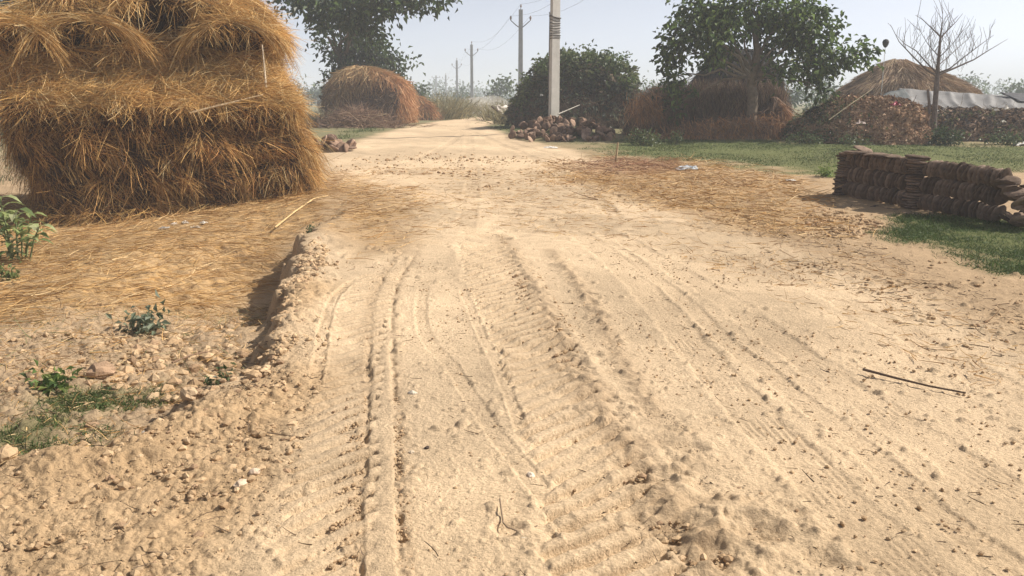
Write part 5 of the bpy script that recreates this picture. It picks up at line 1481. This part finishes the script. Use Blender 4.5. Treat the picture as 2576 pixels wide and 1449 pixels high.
# ------------------------------------------------------------------ stuff on the ground: straw, grass, clods, twigs
def scatter(poly_px, n):
    w = wpoly(poly_px); lo, hi = w.min(0), w.max(0)
    out = []; got = 0
    while got < n:
        q = lo + (hi - lo) * rng.random((n * 3, 2))
        q = q[poly_sd(q[:, 0], q[:, 1], w) > 0]
        out.append(q); got += len(q)
    return np.concatenate(out)[:n]
GREY_STRAW = [(0.46, 0.28, 0.11), (0.55, 0.36, 0.16), (0.36, 0.20, 0.07), (0.62, 0.45, 0.24), (0.25, 0.14, 0.06)]
sm_ = MB()
VIEWL = [(-700, 1000), (0, 815), (250, 735), (480, 695), (640, 640), (720, 585), (850, 512), (1110, 500), (1060, 630), (930, 660), (640, 760), (300, 800), (0, 900), (-700, 1100)]
q = scatter([(-900, 1050), (250, 860), (720, 720), (930, 660), (1070, 620), (1100, 495), (900, 425), (780, 400), (0, 440), (-900, 560)], 42000)
dn_ = straw_density(q[:, 0], q[:, 1]); k = rng.random(len(q)) < dn_ ** 1.3 * 1.1; q = q[k]
clump = pn(q[:, 0] * 2.2, q[:, 1] * 2.2, 51); q = q[(clump + .35 * rng.normal(size=len(q))) > -.28]
zz = ground_z(q[:, 0], q[:, 1]); n = len(q)
a = 0.45 + 0.9 * pn(q[:, 0] * .7, q[:, 1] * .7, 52) * 2 + 0.55 * rng.normal(size=n)
strands(sm_, np.stack([q[:, 0], q[:, 1], zz + .012 + .03 * rng.random(n)], 1), np.stack([np.cos(a), np.sin(a), .10 * rng.normal(size=n) + .04], 1), .10 + .28 * rng.random(n), .0065, mixcol(GREY_STRAW, [4, 3, 4, 2, 2], n), .06, .25)
q = scatter([(1330, 385), (1600, 388), (1900, 415), (2080, 470), (2130, 545), (2260, 600), (2050, 640), (1720, 580), (1480, 520), (1300, 460)], 9500)
dn_ = straw_density(q[:, 0], q[:, 1]); k = rng.random(len(q)) < dn_ * 1.2; q = q[k]; n = len(q)
zz = ground_z(q[:, 0], q[:, 1]); a = rng.random(n) * 6.28
rd = ss(-.6, .6, poly_sd(q[:, 0], q[:, 1], RED_R))[:, None]
strands(sm_, np.stack([q[:, 0], q[:, 1], zz + .015 + .04 * rng.random(n)], 1), np.stack([np.cos(a), np.sin(a), .12 * rng.normal(size=n) + .05], 1), .12 + .3 * rng.random(n), .010, lerp(mixcol(GREY_STRAW, [3, 3, 3, 2, 2], n), mixcol([(0.30, 0.15, 0.08), (0.20, 0.10, 0.06), (0.42, 0.28, 0.18)], [2, 2, 1], n), rd), .06, .3)
# thin straw blown over the road and the right side
q = scatter([(820, 430), (1400, 420), (2100, 560), (2576, 860), (2700, 1050), (2300, 900), (1700, 640), (1200, 560), (900, 640)], 5200); n = len(q)
zz = ground_z(q[:, 0], q[:, 1]); a = rng.random(n) * 6.28
strands(sm_, np.stack([q[:, 0], q[:, 1], zz + .008], 1), np.stack([np.cos(a), np.sin(a), .03 * rng.normal(size=n)], 1), .06 + .16 * rng.random(n), .006, mixcol(GREY_STRAW, [3, 2, 3, 1, 3], n), .02, .3)
tag(sm_.build('loose_straw', M_STRAW), kind='stuff')

gm = MB()
GB_ = [(0.07, 0.105, 0.03), (0.10, 0.135, 0.042), (0.05, 0.08, 0.026), (0.19, 0.18, 0.08)]
def grass_on(poly, n, L, W, cols, w):
    q = scatter(poly, n); d_ = grass_density(q[:, 0], q[:, 1]); q = q[rng.random(n) < d_]
    m = len(q); zz = ground_z(q[:, 0], q[:, 1])
    d = np.stack([.55 * rng.normal(size=m), .55 * rng.normal(size=m), .6 + .5 * rng.random(m)], 1)
    strands(gm, np.stack([q[:, 0], q[:, 1], zz - .01], 1), d, L * (.5 + rng.random(m)), W, mixcol(cols, w, m, .18), .45, .25, 2)
grass_on([(2120, 575), (2260, 535), (2420, 520), (2640, 545), (2900, 610), (2900, 800), (2576, 715), (2380, 655), (2230, 625)], 60000, .085, .006, [(0.065, 0.105, 0.028), (0.09, 0.14, 0.036), (0.045, 0.075, 0.022), (0.16, 0.18, 0.07)], [4, 4, 3, .7])
grass_on([(1440, 378), (1560, 345), (2100, 352), (2576, 358), (2950, 364), (2950, 450), (2576, 440), (2100, 455), (1900, 435), (1720, 410)], 52000, .07, .011, GB_ + [(0.30, 0.27, 0.14)], [4, 4, 3, 1.4, .6])
grass_on([(-300, 1040), (250, 940), (420, 925), (500, 1000), (390, 1070), (0, 1170), (-300, 1260)], 32000, .065, .005, GB_ + [(0.34, 0.30, 0.12)], [4, 4, 3, 1.2, .8])
grass_on([(800, 385), (1010, 322), (960, 306), (820, 335)], 7000, .10, .016, GB_, [3, 3, 3, 2])
grass_on([(1215, 322), (1480, 372), (1520, 350), (1300, 308)], 9000, .09, .015, GB_, [3, 3, 3, 2])
q = np.stack([rng.uniform(-26, -4, 26000), rng.uniform(15, 40, 26000)], 1); q = q[(q[:, 0] < -.30 * q[:, 1]) ]; m = len(q)
d = np.stack([.4 * rng.normal(size=m), .4 * rng.normal(size=m), .8 + 0 * q[:, 0]], 1)
strands(gm, np.stack([q[:, 0], q[:, 1], ground_z(q[:, 0], q[:, 1])], 1), d, .1 + .18 * rng.random(m), .02, mixcol([(0.14, 0.14, 0.07), (0.20, 0.18, 0.10), (0.09, 0.10, 0.045)], [1, 1, 1], m), .3, .3, 2)
tag(gm.build('grass', M_GRASS), kind='stuff')

# clods: small faceted lumps of dry soil
def clod_set(mb, q, sz, cols, w, sink=-.05):
    n = len(q)
    ico = np.array([(0, 0, 1), (.89, 0, .45), (.28, .85, .45), (-.72, .53, .45), (-.72, -.53, .45), (.28, -.85, .45), (.72, .53, -.45), (-.28, .85, -.45), (-.89, 0, -.45), (-.28, -.85, -.45), (.72, -.53, -.45), (0, 0, -1)])
    fc = np.array([(0, 1, 2), (0, 2, 3), (0, 3, 4), (0, 4, 5), (0, 5, 1), (1, 6, 2), (2, 7, 3), (3, 8, 4), (4, 9, 5), (5, 10, 1), (6, 7, 2), (7, 8, 3), (8, 9, 4), (9, 10, 5), (10, 6, 1), (11, 7, 6), (11, 8, 7), (11, 9, 8), (11, 10, 9), (11, 6, 10)])
    a = rng.random(n) * 6.28
    V = ico[None] * (0.72 + .5 * rng.random((n, 12, 1)))
    V = V * np.stack([np.ones(n), .55 + .45 * rng.random(n), .45 + .4 * rng.random(n)], 1)[:, None]
    V = np.stack([V[..., 0] * np.cos(a)[:, None] - V[..., 1] * np.sin(a)[:, None], V[..., 0] * np.sin(a)[:, None] + V[..., 1] * np.cos(a)[:, None], V[..., 2]], -1)
    V = V * sz[:, None, None] + np.stack([q[:, 0], q[:, 1], ground_z(q[:, 0], q[:, 1]) + sz * sink], 1)[:, None]
    mb.add(V.reshape(-1, 3), None, (np.arange(n)[:, None, None] * 12 + fc[None]).reshape(-1, 3), np.repeat(mixcol(cols, w, n, .10), 12, axis=0))
cm = MB()
CC = [(0.44, 0.31, 0.185), (0.39, 0.265, 0.155), (0.49, 0.35, 0.215), (0.33, 0.22, 0.135)]
def fallen(n, poly, s0, s1, pw=3.0, thin=None):
    q = scatter(poly, n)
    if thin is not None: q = q[rng.random(len(q)) < thin(q)]
    clod_set(cm, q, s0 + (s1 - s0) * rng.random(len(q)) ** pw, CC, [4, 3, 2, 1])
mod = lambda q: ss(-.25, .35, pn(q[:, 0] * 1.6, q[:, 1] * 1.6, 61) + .1)
fallen(1200, [(600, 950), (660, 850), (700, 740), (790, 600), (850, 600), (760, 760), (720, 900), (640, 980)], .008, .045, 2.6)
fallen(2600, [(-500, 1260), (0, 1185), (330, 1080), (540, 980), (640, 900), (700, 760), (790, 620), (850, 660), (800, 1000), (740, 1200), (600, 1449), (500, 1700), (-500, 1700)], .006, .030, 3, mod)
fallen(1500, [(-500, 960), (100, 830), (400, 740), (640, 690), (690, 760), (660, 860), (600, 940), (330, 1075), (0, 1180), (-500, 1300)], .006, .045, 3.2, mod)
fallen(260, [(240, 900), (420, 760), (600, 720), (620, 860), (520, 960), (300, 960)], .02, .065, 1.6)
fallen(1500, [(1255, 590), (1340, 660), (1460, 860), (1600, 1080), (1760, 1290), (1900, 1449), (1780, 1600), (1600, 1250), (1420, 950), (1290, 720)], .005, .024, 2.6)
fallen(500, [(870, 1000), (920, 1000), (900, 1449), (820, 1449)], .004, .014, 2.4)
fallen(350, [(985, 1000), (1010, 1000), (1040, 1449), (985, 1449)], .004, .012, 2.4)
fallen(5200, [(800, 660), (1060, 640), (1900, 640), (2576, 900), (2800, 1600), (500, 1600)], .003, .013, 3)
fallen(2600, [(1400, 400), (2080, 480), (2576, 720), (2800, 1000), (2400, 860), (1800, 590), (1400, 470)], .006, .032, 3, mod)
fallen(900, [(820, 400), (1060, 385), (1500, 400), (1300, 480), (900, 470)], .012, .05, 3.5)
fallen(260, [(2060, 520), (2240, 560), (2160, 600), (2000, 560)], .015, .05, 2)
tag(cm.build('soil_clods', M_CLOD), kind='stuff')

tm = MB()
TW = [(0.13, 0.09, 0.06), (0.2, 0.14, 0.09), (0.3, 0.22, 0.14), (0.09, 0.06, 0.045)]
def twigs(n, poly, L, W):
    q = scatter(poly, n); a = rng.normal(size=n) * .8 + 2.8
    strands(tm, np.stack([q[:, 0], q[:, 1], ground_z(q[:, 0], q[:, 1]) + .006], 1), np.stack([np.cos(a), np.sin(a), .05 * rng.normal(size=n)], 1), L * (.3 + rng.random(n)), W, mixcol(TW, [3, 3, 2, 2], n), .02, .35)
def flecks(n, poly, s0, s1):
    q = scatter(poly, n); q = q[rng.random(n) < .35 + 1.2 * ss(-.3, .4, pn(q[:, 0] * 1.5, q[:, 1] * 1.5, 95))]; m = len(q); a = rng.random(m) * 6.28
    leaves(tm, np.stack([q[:, 0], q[:, 1], ground_z(q[:, 0], q[:, 1]) + .008], 1), np.stack([np.cos(a), np.sin(a), .25 * rng.normal(size=m)], 1), s0 + (s1 - s0) * rng.random(m) ** 2, .3 * (s0 + (s1 - s0) * rng.random(m) ** 2), mixcol(TW + [(0.24, 0.17, 0.10)], [3, 3, 2, 2, 2], m), .3)
flecks(2800, [(600, 1600), (860, 700), (1060, 560), (1300, 540), (1900, 620), (2576, 860), (2800, 1600)], .006, .022)
flecks(1600, [(1380, 830), (1480, 850), (1800, 1130), (2150, 1449), (2200, 1650), (1560, 1650), (1480, 1080)], .008, .03)
flecks(2600, [(-300, 1750), (-300, 1250), (330, 1080), (640, 900), (720, 700), (800, 640), (820, 1000), (600, 1600)], .008, .03)
flecks(1600, [(820, 470), (1000, 390), (1400, 400), (2080, 480), (2576, 700), (2700, 950), (2000, 640), (1200, 540)], .012, .045)
twigs(700, [(600, 1449), (900, 640), (1300, 560), (1900, 640), (2576, 900), (2800, 1600), (500, 1600)], .07, .0045)
twigs(900, [(1700, 560), (2100, 570), (2576, 780), (2750, 1000), (2400, 850), (1900, 620)], .10, .006)
twigs(500, [(-400, 1100), (400, 740), (690, 700), (600, 1400), (-400, 1600)], .08, .005)
tag(tm.build('twig_litter', M_BARK), kind='stuff')

# ------------------------------------------------------------------ single things lying about on the ground
def rock(px, py, s, col, label, name='stone', mat=None, flat=.6, cat='stone'):
    p = at(px, py); bm_ = MB(); n1, n2 = 10, 7; V, Qd = [], []
    sd_ = random.uniform(0, 60)
    for i in range(n2 + 1):
        f = math.pi * i / n2
        for j in range(n1):
            t = 2 * math.pi * j / n1; v = Vector((math.sin(f) * math.cos(t), math.sin(f) * math.sin(t), math.cos(f)))
            r = 1 + .35 * n3((v.x + sd_, v.y, v.z), 1.4) + .12 * n3((v.x + sd_, v.y, v.z), 4)
            V.append((v.x * r * s, v.y * r * s * .75, v.z * r * s * flat))
    for i in range(n2):
        for j in range(n1): Qd.append((i * n1 + j, (i + 1) * n1 + j, (i + 1) * n1 + (j + 1) % n1, i * n1 + (j + 1) % n1))
    bm_.add(V, Qd, None, col); o = bm_.build(name, mat or M_STONE, smooth=False)
    o.location = p + Vector((0, 0, s * flat * .35)); o.rotation_euler = (0, 0, random.random() * 6)
    return tag(o, label, cat)
rock(1038, 992, .026, (0.68, 0.60, 0.48), 'small white stone lying in the road right of the smooth tyre track')
rock(1074, 1128, .014, (0.07, 0.05, 0.04), 'tiny black pebble in the road below the white stone', 'pebble', cat='pebble')
rock(1035, 1140, .016, (0.55, 0.45, 0.33), 'tiny pale pebble beside a dark one in the road', 'pebble', cat='pebble')
rock(1335, 1198, .022, (0.70, 0.58, 0.46), 'pale pinkish stone half sunk in the road above the curled twig')
rock(475, 1010, .060, (0.45, 0.32, 0.20), 'large rounded earth clod on the bank by the grassy patch', 'clod', M_CLOD, .6, 'clod')
rock(375, 1052, .050, (0.62, 0.57, 0.50), 'flat pale grey stone at the lip of the bank', flat=.35)
rock(250, 905, .085, (0.36, 0.24, 0.155), 'big cracked brown clod in the stony hollow', 'clod', M_CLOD, .6, 'clod')
rock(395, 880, .055, (0.42, 0.29, 0.175), 'pale angular clod in the middle of the stony hollow', 'clod', M_CLOD, .6, 'clod')
rock(465, 835, .055, (0.43, 0.30, 0.18), 'pale angular clod at the upper right of the stony hollow', 'clod', M_CLOD, .5, 'clod')
rock(710, 790, .06, (0.60, 0.46, 0.31), 'pale lump of earth on the road side of the pit', 'clod', M_CLOD, .5, 'clod')
rock(20, 1165, .06, (0.46, 0.32, 0.19), 'brown clod at the picture edge on top of the bank', 'clod', M_CLOD, .6, 'clod')
rock(605, 1222, .032, (0.58, 0.45, 0.33), 'pale angular lump on the rough slope left of the tyre tracks', 'clod', M_CLOD, .6, 'clod')
rock(640, 1190, .026, (0.56, 0.43, 0.32), 'smaller pale lump above another on the rough left slope', 'clod', M_CLOD, .6, 'clod')
# white litter under the big stack
for i, (px, py, s_, lb) in enumerate([(415, 570, (.2, .09, .05), 'flat white scrap farthest from the road in the litter row under the stack'), (440, 560, (.14, .1, .05), 'small white scrap between two others under the big straw stack'),
                                      (466, 556, (.16, .1, .06), 'white curled scrap in the middle of the litter row under the stack'), (492, 560, (.18, .08, .05), 'long white scrap in the litter row under the stack'),
                                      (512, 552, (.12, .1, .06), 'white scrap nearest the road in the litter row under the stack')]):
    p = at(px, py + 8); scrap('paper_scrap', p, s_, (0.6, 0.55, 0.48), lb, group='white scraps under the big straw stack', lift=.02, rz=i * 1.1)
# long dark stick, curled twig, small sticks
def gstick(name, px, rad, col, label, cat, lifts=None):
    pts = [at(*q) for q in px]; lifts = lifts or [rad * .9] * len(pts)
    return stick(name, [p + Vector((0, 0, h)) for p, h in zip(pts, lifts)], rad, col, label, cat, .08)
gstick('straight_stick', [(2170, 937), (2255, 957), (2340, 977), (2428, 997)], .0085, (0.11, 0.075, 0.055), 'long straight dark stick lying on the sand at the right', 'stick', [.02, .014, .012, .02])
gstick('curled_twig', [(1258, 1272), (1262, 1300), (1266, 1322), (1276, 1338), (1300, 1344), (1330, 1340), (1352, 1334)], .0042, (0.30, 0.22, 0.15), 'thin curled twig bent like a hook on the road', 'twig', [.03, .02, .012, .02, .015, .012, .02])
gstick('short_stick', [(1312, 1358), (1330, 1359), (1348, 1358)], .007, (0.66, 0.55, 0.40), 'short pale stick lying just below the curled twig', 'stick')
gstick('short_stick', [(925, 1411), (940, 1415), (957, 1418)], .004, (0.09, 0.06, 0.045), 'tiny dark stick in the smooth tyre track near the bottom edge', 'stick')
gstick('thin_stick', [(672, 1090), (715, 1096), (765, 1103)], .004, (0.24, 0.17, 0.11), 'thin brown stick lying left of the tyre tracks', 'stick')
gstick('straw_stalk', [(690, 548), (740, 530), (790, 508), (825, 498)], .012, (0.62, 0.44, 0.22), 'pale stalk lying on the straw apron at the right foot of the big stack', 'stalk', [.05, .06, .07, .05])
gstick('thin_stick', [(430, 880), (480, 862), (520, 850)], .008, (0.26, 0.17, 0.11), 'brown stick lying across the clods beside the pit', 'stick', [.05, .06, .05])
# straw bits and dry stems on the low ground and the bank
q = scatter([(-400, 1260), (0, 1180), (330, 1080), (640, 900), (720, 640), (640, 650), (250, 740), (-400, 900)], 4200); n = len(q)
sb_ = MB(); a = rng.random(n) * 6.28
strands(sb_, np.stack([q[:, 0], q[:, 1], ground_z(q[:, 0], q[:, 1]) + .012], 1), np.stack([np.cos(a), np.sin(a), .25 * rng.normal(size=n)], 1), .04 + .12 * rng.random(n), .0045, mixcol(GREY_STRAW + [(0.2, 0.19, 0.09), (0.14, 0.15, 0.06)], [2, 2, 2, 1, 3, 2, 1.5], n), .05, .3)
tag(sb_.build('straw_bits', M_STRAW), kind='stuff')
# the dust a vehicle left at the far bend
dc = P(1218, 280, 58.0); db = MB(); V, Qd = [], []
for i in range(13):
    f = math.pi * i / 12
    for j in range(20):
        t = 2 * math.pi * j / 20; k_ = 1 + .25 * n3((math.sin(f) * math.cos(t) + 4, math.sin(f) * math.sin(t), math.cos(f)), 1.3)
        V.append((2.2 * k_ * math.sin(f) * math.cos(t), 9 * k_ * math.sin(f) * math.sin(t), .75 * k_ * math.cos(f)))
for i in range(12):
    for j in range(20): Qd.append((i * 20 + j, (i + 1) * 20 + j, (i + 1) * 20 + (j + 1) % 20, i * 20 + (j + 1) % 20))
dm = bpy.data.materials.new('road_dust'); dm.use_nodes = True
dn_ = dm.node_tree.nodes; dn_.remove(dn_['Principled BSDF']); dv = dn_.new('ShaderNodeVolumePrincipled')
dv.inputs['Color'].default_value = (0.95, 0.86, 0.76, 1); dv.inputs['Density'].default_value = 0.05
dm.node_tree.links.new(dv.outputs[0], dn_['Material Output'].inputs['Volume'])
o = db.add(V, Qd).build('dust', dm, smooth=True); o.location = (dc.x, dc.y + 4, gz(dc.x, dc.y) + .55); tag(o, kind='stuff')
